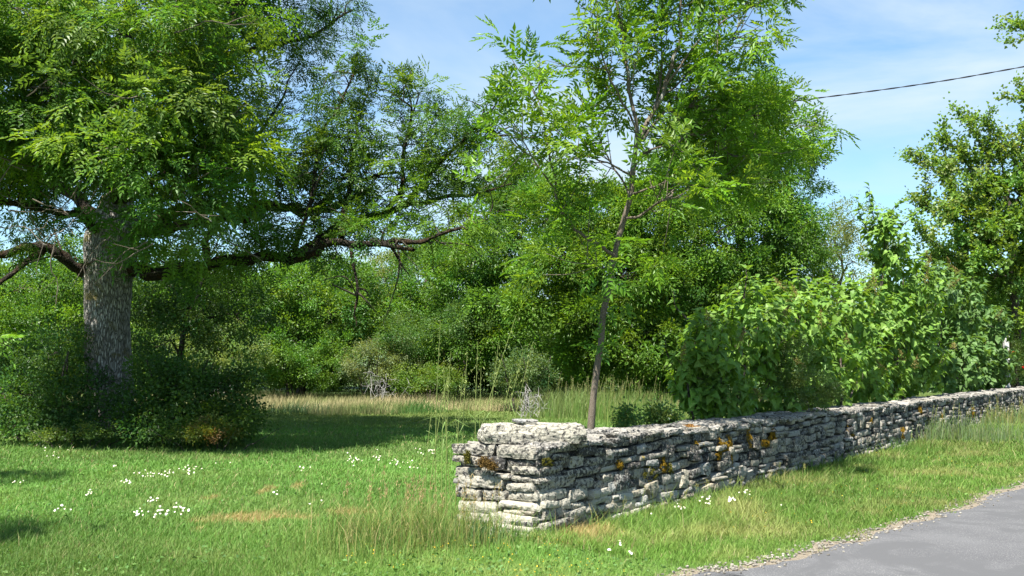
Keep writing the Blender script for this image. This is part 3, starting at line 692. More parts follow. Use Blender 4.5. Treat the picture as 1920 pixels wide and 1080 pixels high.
    fill_lobes(crown, tw, mk(front, .30), ASH, PA, g, .42, 7, .62, hub, twr=.010, skip=2, scale=(1.2, 1.75))
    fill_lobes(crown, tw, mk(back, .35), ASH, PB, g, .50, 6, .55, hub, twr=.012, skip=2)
    fill_lobes(crown, tw, mk(right, .16), ASH, PB+PA[:2], g, .27, 5, .36, hub, twr=.008, skip=1, scale=(.95, 1.35))
    fill_lobes(crown, None, mk(top), ASH, PB, g, .9, 9, .55, hub, scale=(1.6, 2.2))
    for q in hubs[15:21]: along(crown, q, ASH, PB, g, .16, .25, (.7, 1.1), start=.2)
    tw.build('twigs', M_DBARK, t); b = bare.build('dead_twigs', M_YBARK, t); b['label'] = 'bare pale dead twigs among the leaves'
    crown.build('crown', M_LEAF, t)
build_old_ash()
print('old ash', time.time()-T0)

# ---------------------------------------------------------------- young ash by the wall
def build_young_ash():
    g = np.random.default_rng(101); d = 12.5
    base = P(1105, 880, d); base[2] = 0
    t = thing('young_ash_tree', 'slender young ash with leaning grey stem and bright leaves behind the wall', 'tree', base)
    pts = [base, P(1108, 800, d), P(1118, 700, d), P(1126, 650, d), P(1131, 590, d), P(1146, 520, d), P(1154, 470, d), P(1170, 410, d), P(1184, 360, d), P(1186, 320, d+.05), P(1196, 270, d+.1), P(1215, 240, d+.1)]
    q = catmull(pts, 8); tr = MB(); tube(tr, q, np.interp(np.linspace(0, 1, len(q)), [0, .15, .5, .8, 1], [.045, .040, .036, .030, .025]), 14, rough=.08); tr.build('trunk', M_YBARK, t, smooth=True)
    br = [
      ([(1196, 270, 0), (1235, 190, .1), (1262, 120, .1), (1275, 60, .1), (1285, -40, 0), (1290, -90, 0)], .030, .008),
      ([(1190, 300, 0), (1192, 210, -.1), (1170, 120, -.1), (1160, 30, -.1), (1165, -50, 0), (1170, -100, 0)], .027, .008),
      ([(1215, 230, 0), (1240, 150, .3), (1238, 60, .5), (1250, -60, .5)], .018, .006),
      ([(1248, 160, .1), (1300, 90, 0), (1345, 50, -.1), (1400, 5, -.2), (1420, -30, -.2)], .016, .004),
      ([(1240, 180, .1), (1290, 140, .5), (1350, 90, .7), (1390, 70, .8)], .014, .004),
      ([(1156, 480, 0), (1110, 455, -.2), (1070, 420, -.3), (1045, 360, -.4), (1030, 280, -.5), (1010, 190, -.5), (990, 140, -.5)], .022, .005),
      ([(1045, 360, -.4), (1015, 320, -.6), (985, 270, -.7), (975, 240, -.7)], .012, .004),
      ([(1182, 370, 0), (1155, 320, .3), (1125, 260, .5), (1108, 180, .6), (1100, 110, .6)], .014, .004),
      ([(1184, 365, 0), (1215, 352, -.3), (1270, 358, .5), (1310, 345, .9), (1360, 330, 1.3)], .016, .004),
      ([(1170, 410, 0), (1210, 395, -.2), (1250, 375, -.4), (1275, 345, .6), (1340, 290, 1.2), (1430, 240, 1.9)], .018, .005),
      ([(1205, 265, 0), (1240, 215, .2), (1290, 205, .6), (1370, 210, 1.2), (1440, 220, 1.8), (1480, 235, 2.2)], .018, .005),
      ([(1190, 300, 0), (1250, 270, .2), (1320, 250, .7), (1380, 290, 1.2), (1450, 280, 1.7)], .014, .004),
      ([(1186, 330, 0), (1130, 300, -.5), (1090, 290, -.8), (1050, 250, -1)], .012, .004),
      ([(1192, 240, 0), (1160, 180, -.3), (1135, 120, -.4), (1120, 40, -.4), (1115, -20, -.4)], .014, .005),
      ([(1184, 350, 0), (1200, 300, .6), (1260, 250, 1.1), (1320, 180, 1.3), (1370, 130, 1.3)], .014, .004),
      ([(1150, 500, 0), (1120, 500, -.3), (1090, 470, -.5)], .007, .003),
    ]
    lb = MB(); cr_ = MB(); ends = []
    PAL = [(.105, .225, .018), (.13, .255, .02), (.085, .19, .018), (.155, .26, .028)]
    hexsp = []
    for k in range(4):                                   # compound leaves with curved leaflets
        v, f = spray(5, .22, g, L=.25, pairs=4, ll=.115, lw=.042); hexsp.append((v, f))
    qs = []
    for pp, r0, r1 in br:
        q = wiggle([P(a, b, d+c) for a, b, c in pp], .015, g); tube(lb, q, np.linspace(r0, r1, len(q)), 8); qs.append(q)
    for bi, q in enumerate(qs):
        L = np.linalg.norm(q[-1]-q[0])
        for _ in range(int(L*(5 if bi in (5, 6, 7, 12, 13) else 8))+3):
            i = int(len(q)*g.uniform(.28, 1))-1; tg = unit(q[min(i+1, len(q)-1)]-q[i-1]); dd = unit(tg*.8+g.standard_normal(3)*.75+[0, 0, .25]); ln = g.uniform(.25, .75)
            e = q[i]+dd*ln; mid = (q[i]+e)/2+[0, 0, -.04]; s = catmull([q[i], mid, e], 4); tube(lb, s, np.linspace(.007, .003, len(s)), 4)
            along(cr_, s, hexsp, PAL, g, .22, .06, (.62, 1.05), .7, .3, .1, 1)
        along(cr_, q, hexsp, PAL, g, .22, .08, (.7, 1.05), .7, .35, .2, 1)
    for (px, py, n) in ((1140, 575, 6), (1165, 560, 6), (1120, 640, 6), (1135, 655, 4), (1105, 560, 4)):   # low suckers on the stem
        c = P(px, py, d-.05); k = n; dd = unit(g.standard_normal((k, 3))+[0, -.2, .2]); inst(cr_, *pinnate(.26, 4, .11, .04, g), c+dd*.03, frames(dd, g, .4), g.uniform(.7, 1, k), np.array(PAL)[g.integers(0, 4, k)]*np.array([.8, .9, 1.6]), g)
    lb.build('branches', M_YBARK, t, smooth=True); cr_.build('crown', M_LEAF, t)
build_young_ash()
print('young ash', time.time()-T0)

# ---------------------------------------------------------------- generic trees and shrubs
def woody(name, label, cat, px, base_d, top_py, lobes, tmpl, pal, seed, clump=.7, per=9, dens=.8, trunk_r=.18, scale=(.8, 1.25), mat=None, group=None, bark_m=None, twigskip=3, lean=0, mult=1.0, stems=1, leafmat_=None):
    g = np.random.default_rng(seed); b = P(px, 700, base_d); b[2] = 0
    t = thing(name, label, cat, b, group)
    L = [px_lobe(*a) for a in lobes]; tr = MB(); br = MB(); cr_ = MB()
    topz = P(px, top_py, base_d)[2]*.8
    hubs = []
    for s in range(stems):
        off = np.array([g.normal(0, .25), g.normal(0, .25), 0]) if stems > 1 else np.zeros(3)
        q = wiggle([b+off, b+off*1.5+[lean*.3, 0, topz*.4], b+off*2.5+[lean, 0, topz]], .03, g, 8); rr = np.linspace(trunk_r, trunk_r*.3, len(q))
        tube(tr, q, rr, 9, rough=.12); hubs.append(q)
    q = np.concatenate(hubs)
    tr.build('trunk' if cat == 'tree' else 'stems', bark_m or M_DBARK, t, smooth=True)
    hq = [q]
    for c, rad in L:
        cc = np.asarray(c); cand = q[q[:, 2] < max(cc[2]-.2, q[:, 2].min()+.2)]; 
        if len(cand) == 0: cand = q[:2]
        i = np.argmin(np.linalg.norm(cand-cc, axis=1)+np.abs(cand[:, 2]-cc[2]*.7)*.3); a = cand[i]
        s = wiggle([a, (a+cc)/2+[0, 0, .1], cc], .03, g, 5); tube(br, s, np.linspace(trunk_r*.38, trunk_r*.1, len(s)), 6); hq.append(s)
    allq = np.concatenate(hq); hub = lambda c: allq[np.argmin(np.linalg.norm(allq-c, axis=1))]
    fill_lobes(cr_, br, L, tmpl, np.array(pal)*mult, g, clump, per, dens, hub, scale, .25, True, trunk_r*.07, twigskip)
    br.build('branches', bark_m or M_DBARK, t, smooth=True); cr_.build('crown' if cat == 'tree' else 'foliage', leafmat_ or M_LEAF, t); return t
GRN = [(.088, .19, .024), (.115, .225, .03), (.068, .155, .026)]
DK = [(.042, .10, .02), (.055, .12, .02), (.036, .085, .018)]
PALE = [(.15, .22, .07), (.135, .21, .06), (.115, .19, .055)]
LIME = [(.11, .19, .028), (.095, .18, .025), (.13, .20, .035)]

woody('broadleaf_tree', 'tall dense green tree rising behind the slender young ash', 'tree', 1400, 40, 130,
  [(1420, 190, 40, 50, 55, 1.5), (1350, 230, 40, 90, 60, 2), (1460, 260, 40, 75, 70, 2), (1480, 340, 40, 60, 80, 2), (1400, 340, 38.5, 90, 90, 2.4), (1310, 330, 39, 80, 80, 2), (1440, 440, 38.3, 90, 80, 2.4), (1330, 450, 37.8, 85, 90, 2.4), (1400, 540, 37.8, 100, 80, 2.5), (1300, 560, 37.5, 70, 90, 2.2), (1490, 470, 39, 60, 80, 2), (1270, 430, 38.5, 50, 70, 1.6), (1340, 660, 38, 110, 60, 2.4), (1470, 620, 39, 90, 80, 2.4)],
  FAR, GRN, 201, .62, 9, .95, .3)
woody('broadleaf_tree', 'bushy feathery tree directly behind the young ash stem, dark hollow at its foot', 'tree', 1110, 37, 330,
  [(1040, 390, 37, 60, 55, 1.6), (1120, 410, 37, 90, 70, 2), (1200, 420, 37, 70, 80, 2), (1060, 490, 36, 80, 60, 1.8), (1160, 520, 35.8, 95, 70, 2.2), (1230, 540, 36.5, 50, 80, 1.8), (1010, 560, 36, 50, 50, 1.4), (1110, 600, 35.6, 70, 45, 1.6), (1190, 640, 35.6, 80, 60, 1.8), (1100, 680, 36.6, 50, 40, 1.4), (1240, 680, 36.5, 60, 45, 1.5)],
  FAR, [(.105, .205, .020), (.085, .175, .020), (.12, .215, .026)], 202, .5, 9, 1.0, .22)
woody('broadleaf_tree', 'mid green tree between the mossy limb tips and the bushy feathery tree', 'tree', 930, 42, 310,
  [(965, 350, 42, 55, 45, 1.6), (1000, 330, 43, 40, 35, 1.4), (930, 410, 42, 55, 55, 1.8), (975, 450, 41.5, 55, 70, 2), (900, 480, 41, 70, 60, 2), (860, 520, 41, 60, 60, 2), (930, 560, 40.5, 60, 60, 2), (880, 630, 40, 70, 55, 2), (960, 640, 40.4, 50, 50, 1.6)],
  FAR, GRN, 203, .6, 9, .9, .2)
woody('broadleaf_tree', 'dark leafy tree seen below the middle of the long mossy limb', 'tree', 800, 44, 440,
  [(800, 520, 44, 60, 70, 2), (840, 470, 45, 50, 40, 1.6), (770, 590, 43.5, 70, 60, 2), (830, 640, 43, 60, 50, 1.8), (760, 650, 43, 60, 45, 1.8)],
  FARB, GRN, 204, .6, 9, .9, .2)
woody('broadleaf_tree', 'light yellowish green tree under a small gap of sky by the limb', 'tree', 720, 56, 450,
  [(720, 520, 56, 60, 45, 2.2), (760, 500, 57, 45, 35, 1.8), (680, 540, 55, 50, 50, 2), (720, 600, 55, 80, 50, 2.4)],
  FARB, [(.16, .21, .06), (.13, .19, .05)], 205, .7, 8, .8, .2)
woody('broadleaf_tree', 'rounded bright green tree below the start of the long limb', 'tree', 560, 42, 480,
  [(560, 550, 42, 90, 55, 2.2), (490, 570, 41.5, 70, 60, 2), (620, 590, 41.5, 70, 60, 2), (660, 540, 43, 50, 50, 1.6), (540, 640, 41, 100, 45, 2), (600, 510, 43, 60, 40, 1.8)],
  FARB, GRN, 206, .55, 9, .95, .2)
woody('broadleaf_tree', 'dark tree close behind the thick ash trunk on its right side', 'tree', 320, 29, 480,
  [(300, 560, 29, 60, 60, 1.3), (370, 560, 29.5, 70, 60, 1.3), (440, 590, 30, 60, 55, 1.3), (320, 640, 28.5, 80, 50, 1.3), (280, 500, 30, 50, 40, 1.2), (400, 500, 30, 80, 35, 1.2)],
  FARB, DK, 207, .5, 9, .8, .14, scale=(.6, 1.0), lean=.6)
woody('broadleaf_tree', 'green tree beyond the left side of the ash trunk', 'tree', 60, 34, 480,
  [(40, 540, 34, 80, 60, 1.8), (120, 540, 34, 55, 60, 1.6), (-40, 560, 34, 80, 70, 2), (90, 620, 33, 80, 60, 1.8), (10, 640, 33, 80, 60, 1.8), (140, 480, 35, 50, 35, 1.4)],
  FARB, GRN, 208, .5, 9, .9, .2, scale=(.7, 1.1))
woody('broadleaf_tree', 'thin yellowish tree far off between the tall dense tree and the lilacs', 'tree', 1580, 55, 370,
  [(1560, 440, 55, 50, 45, 2), (1600, 410, 55, 40, 35, 1.6), (1530, 480, 54, 50, 50, 2), (1600, 490, 54, 70, 50, 2.2), (1570, 560, 54, 90, 50, 2.2)],
  FARB, [(.15, .19, .06), (.12, .17, .045)], 209, .7, 7, .62, .15)
# farther wood that closes the view
g = np.random.default_rng(9)
wl = [(x, 610+20*math.sin(x*.013)+g.uniform(-15, 15), 62+g.uniform(-3, 3), 75, 75, 3) for x in range(-160, 2200, 85)]+[(x, 680, 58, 70, 40, 2.5) for x in range(-160, 2200, 80)]+[(x, 560, 66, 80, 60, 3) for x in list(range(-100, 640, 95))+[1250, 1340]]
m = MB(); fill_lobes(m, None, [px_lobe(*a) for a in wl], FAR, np.array(GRN)*.95, g, 1.1, 10, .85, None, (1.5, 2.2)); tag(m.build('distant_wood', M_LEAF), 'continuous belt of far green woodland closing the view behind the field', 'woodland', kind='stuff')

m = MB(); ul = [(x, 655+g.uniform(-18, 18), 46+g.uniform(-1.5, 1.5), 55, 60, 1.6) for x in range(-120, 1330, 62)]+[(x, 700, 44.5, 45, 26, 1.2) for x in range(-120, 1330, 55)]
fill_lobes(m, None, [px_lobe(*a) for a in ul], FARB, np.array([(.11, .20, .038), (.14, .235, .05), (.085, .165, .03)]), g, .55, 9, .9, None, (.8, 1.3)); tag(m.build('undergrowth', M_LEAF), 'tangled green undergrowth filling the space below the trees beyond the meadow', 'undergrowth', kind='stuff')
# shrubs at the field's far edge
sh = [
 ('pale grey green shrub right of the ash trunk at the field edge', 410, 39, 590, [(400, 650, 39, 75, 50, 1.6), (450, 670, 38.5, 60, 40, 1.4), (360, 640, 39.5, 50, 50, 1.4)], PALE),
 ('mid green shrub at the field edge under the hanging dead twig', 560, 40, 620, [(540, 680, 40, 70, 40, 1.5), (600, 690, 40, 60, 32, 1.4), (640, 660, 40.5, 50, 40, 1.4)], GRN),
 ('greyish scrubby bush with white twigs in the middle of the field edge', 700, 39.5, 640, [(690, 680, 39.5, 55, 38, 1.3), (740, 670, 40, 45, 40, 1.3)], [(.17, .22, .10), (.15, .20, .08)]),
 ('low bright green bramble left of the dark hollow', 800, 38, 690, [(780, 708, 38, 45, 20, 1.0), (830, 712, 38, 35, 16, .9)], LIME),
 ('light green rounded shrub beneath the mid green tree', 860, 40, 560, [(850, 610, 39.6, 55, 40, 1.4), (900, 600, 39.8, 45, 40, 1.3), (760, 630, 39.6, 50, 35, 1.3)], [(.075, .16, .035), (.09, .17, .04)]),
 ('loose pale flowering shrub with white blossom left of the young stem', 985, 34, 640, [(985, 690, 34, 38, 38, .9), (960, 700, 34, 30, 26, .8), (1010, 700, 34, 26, 28, .7)], [(.10, .16, .055), (.08, .14, .04)]),
 ('dark green bush at the foot of the tree beyond the trunk, far left', 60, 28, 620, [(60, 700, 28, 60, 55, 1.1), (110, 680, 27, 50, 60, 1.0), (10, 720, 27, 45, 45, 1.0)], DK)]
for k, (lab, px, d, tp, lb, pal) in enumerate(sh):
    woody('shrub', lab, 'shrub', px, d, tp, lb, FARB, pal, 400+k, .38, 8, .95, .04, scale=(.5, .85), stems=4, twigskip=3)
# undergrowth round the old ash
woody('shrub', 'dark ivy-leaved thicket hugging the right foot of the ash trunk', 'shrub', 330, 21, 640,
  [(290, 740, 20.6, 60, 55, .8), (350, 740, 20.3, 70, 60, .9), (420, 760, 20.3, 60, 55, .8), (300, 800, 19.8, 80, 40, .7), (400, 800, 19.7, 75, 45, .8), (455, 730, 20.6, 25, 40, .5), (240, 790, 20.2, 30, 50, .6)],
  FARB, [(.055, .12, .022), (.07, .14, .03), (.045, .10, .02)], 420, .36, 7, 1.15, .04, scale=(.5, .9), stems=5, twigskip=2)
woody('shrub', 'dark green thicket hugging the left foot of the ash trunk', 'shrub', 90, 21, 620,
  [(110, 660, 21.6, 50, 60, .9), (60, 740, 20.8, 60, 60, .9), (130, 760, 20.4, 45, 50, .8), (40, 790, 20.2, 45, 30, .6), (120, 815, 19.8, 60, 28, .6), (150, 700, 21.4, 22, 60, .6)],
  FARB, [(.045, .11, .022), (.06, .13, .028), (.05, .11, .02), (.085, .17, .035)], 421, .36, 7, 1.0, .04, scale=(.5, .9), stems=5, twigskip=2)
woody('weed_clump', 'sunlit yellowish weeds with rusty stems at the front of the thicket', 'weeds', 400, 19, 790,
  [(390, 815, 19, 50, 22, .4), (340, 828, 18.8, 45, 14, .35), (300, 835, 18.8, 40, 9, .3)],
  FARB, [(.16, .17, .03), (.20, .13, .05), (.12, .17, .03), (.10, .15, .03)], 422, .16, 8, 1.2, .012, scale=(.3, .5), stems=5, twigskip=2)
woody('weed_clump', 'yellow green weeds in front of the thicket left of the trunk', 'weeds', 150, 19.2, 790,
  [(150, 825, 19.2, 60, 16, .4), (90, 828, 19.2, 40, 14, .35)],
  FARB, [(.12, .17, .03), (.09, .15, .03)], 423, .16, 8, 1.1, .012, scale=(.3, .5), stems=5, twigskip=2)
# dead twiggy bits at the field edge
for k, (px, py, d, w, h, lab) in enumerate(((410, 705, 37, 26, 30, 'pale dead brush right of the thicket at the field edge'), (715, 700, 37.5, 50, 40, 'pale dead brush in front of the greyish scrubby bush'), (990, 740, 30, 30, 35, 'small leafless white branch standing in the meadow left of the young ash'))):
    g = np.random.default_rng(500+k); b = P(px, py, d); b[2] = 0; m = MB(); hh = P(px, py-h, d)[2]*.72
    for _ in range(11):
        e = b+np.array([g.normal(0, w/FPX*d*.6), g.normal(0, .4), hh*g.uniform(.5, 1.05)]); a = b+np.array([g.normal(0, .12), g.normal(0, .12), 0]); q = wiggle([a, (a+e)/2+g.standard_normal(3)*.08, e], .05, g, 4); tube(m, q, np.linspace(.010, .004, len(q)), 4)
        for __ in range(6):
            i = g.integers(3, len(q)); e2 = q[i]+unit(g.standard_normal(3))*.3; tube(m, np.array([q[i], (q[i]+e2)/2+g.standard_normal(3)*.02, e2]), [.007, .005, .003], 4)
    tag(m.build('dead_brush', simplemat('weathered_wood', (.26, .25, .23), (.36, .35, .33), 5)), lab, 'dead branches')
# slim dark trunk behind
g = np.random.default_rng(8); m = MB()

print('trees', time.time()-T0)

# ---------------------------------------------------------------- right-hand maple
def build_maple():
    g = np.random.default_rng(61); d = 37
    b = P(1905, 700, d); b[2] = 0
    t = thing('maple_tree', 'field maple with open sprays of small leaves against the sky at far right', 'tree', b)
    tr = MB(); q0 = wiggle([b, P(1900, 560, d), P(1890, 440, d), P(1900, 340, d), P(1960, 230, d), P(2010, 80, d)], .01, g, 8); tube(tr, q0, np.linspace(.16, .03, len(q0)), 9, rough=.1); tr.build('trunk', M_DBARK, t, smooth=True)
    br, cr_ = MB(), MB(); PAL = [(.14, .25, .05), (.17, .28, .06), (.19, .25, .07), (.12, .22, .045)]
    ends = [([(1890, 470), (1830, 420), (1770, 330), (1722, 290)]), ([(1890, 460), (1850, 380), (1800, 290), (1768, 245)]), ([(1892, 420), (1860, 330), (1840, 270), (1818, 235)]), ([(1893, 380), (1880, 300), (1872, 250)]), ([(1895, 350), (1905, 280), (1922, 235)]),
            ([(1885, 500), (1820, 450), (1760, 400), (1722, 375)]), ([(1885, 520), (1830, 500), (1770, 470), (1720, 440)]), ([(1893, 400), (1930, 300), (1960, 200)]), ([(1893, 440), (1860, 400), (1810, 370), (1770, 400)]), ([(1890, 420), (1840, 330), (1790, 320), (1740, 300)]),
            ([(2000, 110), (1950, 70), (1918, 52)]), ([(1985, 180), (1945, 180), (1922, 176)]), ([(1890, 500), (1950, 460), (2020, 420)]), ([(1895, 340), (1980, 260), (2060, 200)])]
    for pp in ends:
        dz = g.uniform(-1.6, 1.6); n = len(pp)
        q = wiggle([P(a, c, d+dz*i/(n-1)) for i, (a, c) in enumerate(pp)], .03, g); tube(br, q, np.linspace(.045, .008, len(q)), 6)
        along(cr_, q, MAP, PAL, g, .14, .22, (1.2, 1.8), .6, .25, .2, 2)
        for _ in range(int(np.linalg.norm(q[-1]-q[0])*3)):
            i = int(len(q)*g.uniform(.2, .95)); tg = unit(q[min(i+1, len(q)-1)]-q[i-1]); e = q[i]+unit(tg+g.standard_normal(3)*.6+[0, 0, .2])*g.uniform(.5, 1.2); s = catmull([q[i], (q[i]+e)/2+[0, 0, -.05], e], 4); tube(br, s, np.linspace(.012, .004, len(s)), 4)
            along(cr_, s, MAP, PAL, g, .16, .16, (1.2, 1.8), .6, .2, .2, 2)
    fill_lobes(cr_, br, [px_lobe(*a) for a in ((1850, 430, d, 60, 45, 1.6), (1900, 390, d, 55, 60, 1.8), (1870, 500, d, 70, 60, 1.8), (1910, 590, d, 60, 80, 1.8), (1960, 420, d, 60, 130, 2), (1810, 480, d, 50, 40, 1.4), (1990, 280, d, 40, 60, 1.4))], MAP, [(.11, .205, .036), (.13, .225, .04)], g, .38, 6, .36, None, (1.5, 2.2), .2, True, .01, 2)
    br.build('branches', M_DBARK, t, smooth=True); cr_.build('crown', M_LEAF, t)
build_maple()

# ---------------------------------------------------------------- lilacs behind the wall
def heart(r, L=1.0, w=.8, fold=.18, droop=.30):
    m = np.array([[0, 0, 0], [0, .45*L, .03], [0, L, -droop*L]]); l = np.array([[-.30*w, -.10*L, fold*w*.6], [-.55*w, .25*L, fold*w], [-.28*w, .68*L, fold*w*.3-droop*.35*L]]); rr = l*[-1, 1, 1]
    return np.concatenate([m, l, rr]), np.array([[0, 1, 4, 3], [1, 2, 5, 4], [0, 6, 7, 1], [1, 7, 8, 2]])
HEART = [heart(None, 1, .80, .20, .30), heart(None, 1, .74, .10, .45), heart(None, 1, .85, .28, .15)]
LPAL = [(.145, .26, .042), (.12, .23, .04), (.17, .285, .055), (.10, .195, .034)]
def lilac(label, px, d, lobes, seed, size, dens=1.0, pal=LPAL, shoots=(), seeds=10):
    g = np.random.default_rng(seed); b = P(px, 700, d); b[2] = 0; t = thing('lilac_bush', label, 'bush', b); st, fo = MB(), MB()
    L = [px_lobe(*a) for a in lobes]; hd = []
    for c, rad in L:
        c, rad = np.array(c), np.array(rad)
        a = b+[g.normal(0, .3), g.normal(0, .3), 0]; s = wiggle([a, (a+c)/2+g.standard_normal(3)*.1, c], .03, g, 5); tube(st, s, np.linspace(.028, .012, len(s)), 6)
        area = 4*math.pi*((rad[0]*rad[1])**1.6/3+(rad[0]*rad[2])**1.6/3+(rad[1]*rad[2])**1.6/3)**(1/1.6)
        ns = int(area*dens*21/(size/.10)**1.3); dd, q = shell(ns, g, .55); tip = c+q*rad*(1+.12*g.standard_normal((ns, 1))); tip = tip[tip[:, 2] > .1]; dd = unit((tip-c)/rad**2)
        for j in range(len(tip)):                       # shoot with opposite leaf pairs
            up = unit(dd[j]*.7+[0, 0, .8]+g.standard_normal(3)*.25); ln = size*g.uniform(1.3, 2.4); n = g.integers(3, 5)
            if j % 2 == 0: tube(st, np.array([tip[j]-up*ln*1.4, tip[j]-up*ln*.5, tip[j]+up*ln*.1]), [.006, .004, .003], 4)
            pos, dr, sc = [], [], []
            for i in range(n):
                az = g.uniform(0, 6.3); 
                for k in (0, 1):
                    h = np.array([math.cos(az+k*3.14), math.sin(az+k*3.14), 0]); pos.append(tip[j]-up*ln*(i/n)+h*size*.12); dr.append(unit(h*.8+dd[j]*.55+[0, 0, -.55 if i else -.1]+g.standard_normal(3)*.25)); sc.append(size*g.uniform(.75, 1.2)*(.72 if i == 0 else 1))
            pos, dr = np.array(pos), np.array(dr); un = np.tile(dd[j]*.5+[0, 0, .8], (len(pos), 1))
            col = np.array(pal)[g.integers(0, len(pal), len(pos))]*g.uniform(.8, 1.2); hd.append((pos, frames(dr, g, .25, un), np.array(sc), col))
    pos = np.concatenate([h[0] for h in hd]); rot = np.concatenate([h[1] for h in hd]); sc = np.concatenate([h[2] for h in hd]); col = np.concatenate([h[3] for h in hd]); ti = g.integers(0, 3, len(pos))
    for a in range(3):
        m = ti == a; inst(fo, HEART[a][0], HEART[a][1], pos[m], rot[m], sc[m], col[m], g, .05)
    for pp in shoots:
        q = wiggle([P(*a) for a in pp], .02, g, 6); tube(st, q, np.linspace(.014, .004, len(q)), 5); n = int(np.linalg.norm(q[-1]-q[0])/(size*.55))*2
        i = (np.linspace(.25, 1, n)*(len(q)-1)).astype(int); dr = unit(g.standard_normal((n, 3))*[1, 1, .3]+[0, 0, -.2]); dr[-2:] += [0, 0, 1.0]
        inst(fo, HEART[0][0], HEART[0][1], q[i]+dr*.02, frames(dr, g, .3), size*g.uniform(.6, 1.05, n), np.array(pal)[g.integers(0, len(pal), n)], g, .05)
    st.build('stems', M_DBARK, t, smooth=True); fo.build('leaves', M_LILAC, t)
    allp = pos
    hm = None
    for k in range(seeds):                              # brown seed heads
        lo = L[g.integers(len(L))]; c, rad = np.array(lo[0]), np.array(lo[1]); u = unit(np.array([g.normal(0, .8), -1, g.uniform(-.3, 1.1)])); p_ = c+u*rad*1.02
        if p_[2] < .9: continue
        if hm is None:
            m = MB(); n = 90; y = g.uniform(0, 1, n); r_ = (1-y)*.35*g.uniform(.2, 1, n); a = g.uniform(0, 6.3, n); q = np.stack([r_*np.cos(a), r_*np.sin(a), y], -1)*size*1.9
            inst(m, quad_leaf(1, .5), np.array([[0, 1, 2, 3]]), q, frames(g.standard_normal((n, 3))+[0, 0, 1], g, 1), np.full(n, size*.20), np.tile([[.22, .18, .06]], (n, 1))*g.uniform(.6, 1.2, (n, 1)), g)
            tube(m, np.array([[0, 0, -.05], [0, 0, size*1.9]]), [.003, .001], 4, (.15, .12, .05)); hm = m.mesh('seed_head', M_DRY)
        o = bpy.data.objects.new('seed_head', hm); COL.objects.link(o); o.parent = t; o.location = Vector(p_)-t.location; o.rotation_euler = (g.normal(0, .4), g.normal(0, .4), g.uniform(0, 6))
    return t
lilac('broad lilac bush at the near left end of the hedge, nearest the young ash', 1370, 15.5, [(1325, 650, 15.2, 70, 80, .8), (1400, 610, 16.4, 85, 90, .9), (1350, 740, 15.4, 75, 80, .8), (1440, 720, 17, 80, 90, .9), (1290, 690, 15, 45, 80, .5), (1440, 600, 17.2, 65, 75, .8)], 601, .14, 1.0, shoots=(((1290, 600, 15), (1268, 575, 15), (1262, 545, 15)), ((1395, 560, 15.8), (1400, 520, 15.8), (1398, 505, 15.8)), ((1265, 690, 15), (1250, 660, 15), (1246, 630, 15))), seeds=8)
lilac('full rounded lilac bush in the middle of the hedge behind the wall', 1530, 18.5, [(1490, 600, 18.4, 80, 95, .9), (1570, 600, 20, 80, 95, 1), (1520, 690, 18.8, 90, 80, .9), (1610, 690, 21.4, 70, 80, 1), (1630, 590, 22, 50, 80, .9)], 602, .15, 1.0, seeds=9)
lilac('tall upright lilac whose shoots rise above the rest of the hedge', 1670, 23.5, [(1660, 450, 23.5, 45, 50, .8), (1650, 410, 23.5, 30, 30, .5), (1690, 520, 24.5, 60, 60, 1), (1720, 580, 25.6, 60, 70, 1), (1700, 660, 24.8, 80, 80, 1.1), (1668, 600, 23.4, 55, 70, .7), (1650, 690, 23.2, 60, 60, .7)], 603, .165, .95, shoots=(((1640, 420, 23.5), (1632, 380, 23.5), (1630, 350, 23.5)), ((1660, 410, 23.5), (1680, 385, 23.5), (1700, 378, 23.5)), ((1625, 430, 23.5), (1612, 400, 23.5), (1608, 375, 23.5)), ((1680, 430, 23.5), (1710, 410, 23.5), (1722, 395, 23.5))), seeds=6)
lilac('bluish green lilac bush at the far right end of the hedge', 1810, 31.5, [(1790, 560, 30, 65, 75, 1.2), (1850, 630, 33.5, 50, 70, 1.2), (1780, 670, 29.6, 80, 70, 1.2), (1850, 690, 33.5, 50, 45, 1), (1740, 540, 27.5, 50, 60, 1)], 604, .19, .95, pal=[(.10, .185, .05), (.11, .20, .055), (.085, .165, .045)], seeds=8)

# rose with red flowers and the post at far right
g = np.random.default_rng(70)
rose = woody('rose_bush', 'low rose bush with a few red flowers by the white post', 'bush', 1905, 36, 640, [(1910, 690, 36, 28, 30, .6), (1945, 670, 36, 40, 50, .8)], FARB, [(.09, .15, .04), (.07, .13, .03)], 700, .22, 8, .7, .03, scale=(.35, .55), stems=3)
fl = MB(); n = 14
for i in range(n):
    a = i*2.4; tl = .3+.9*i/n; q = frames(np.array([[math.cos(a)*math.sin(tl), math.sin(a)*math.sin(tl), math.cos(tl)]]), g, .1); inst(fl, quad_leaf(1, .9, .3, -.2), np.array([[0, 1, 2, 3]]), np.zeros((1, 3)), q, [.07], np.array([[.60, .03, .025]]), g)
fme = fl.mesh('flower', M_PETAL)
for (px, py, d) in ((1899, 662, 34.8), (1885, 709, 34.8), (1917, 690, 34.8)):
    o = bpy.data.objects.new('flower', fme); COL.objects.link(o); o.parent = rose; o.location = Vector(P(px, py, d))-rose.location; o.rotation_euler = (.9, 0, .2)
b = P(1888, 700, 34.6); b[2] = 0; ht = P(1888, 632, 34.6)[2]; m = MB(); V, Fc = cube_template(5, 0)
m.add(V*[.07, .07, ht/2]*(1+.03*vnoise(V*3, 2)[:, None])+b+[0, 0, ht/2], Fc, (1, 1, 1)); m.add(V*[.085, .085, .03]+b+[0, 0, ht+.03], Fc, (1, 1, 1))
tag(m.build('fence_post', M_CONC), 'short square white concrete post among shrubs at the far right', 'post')

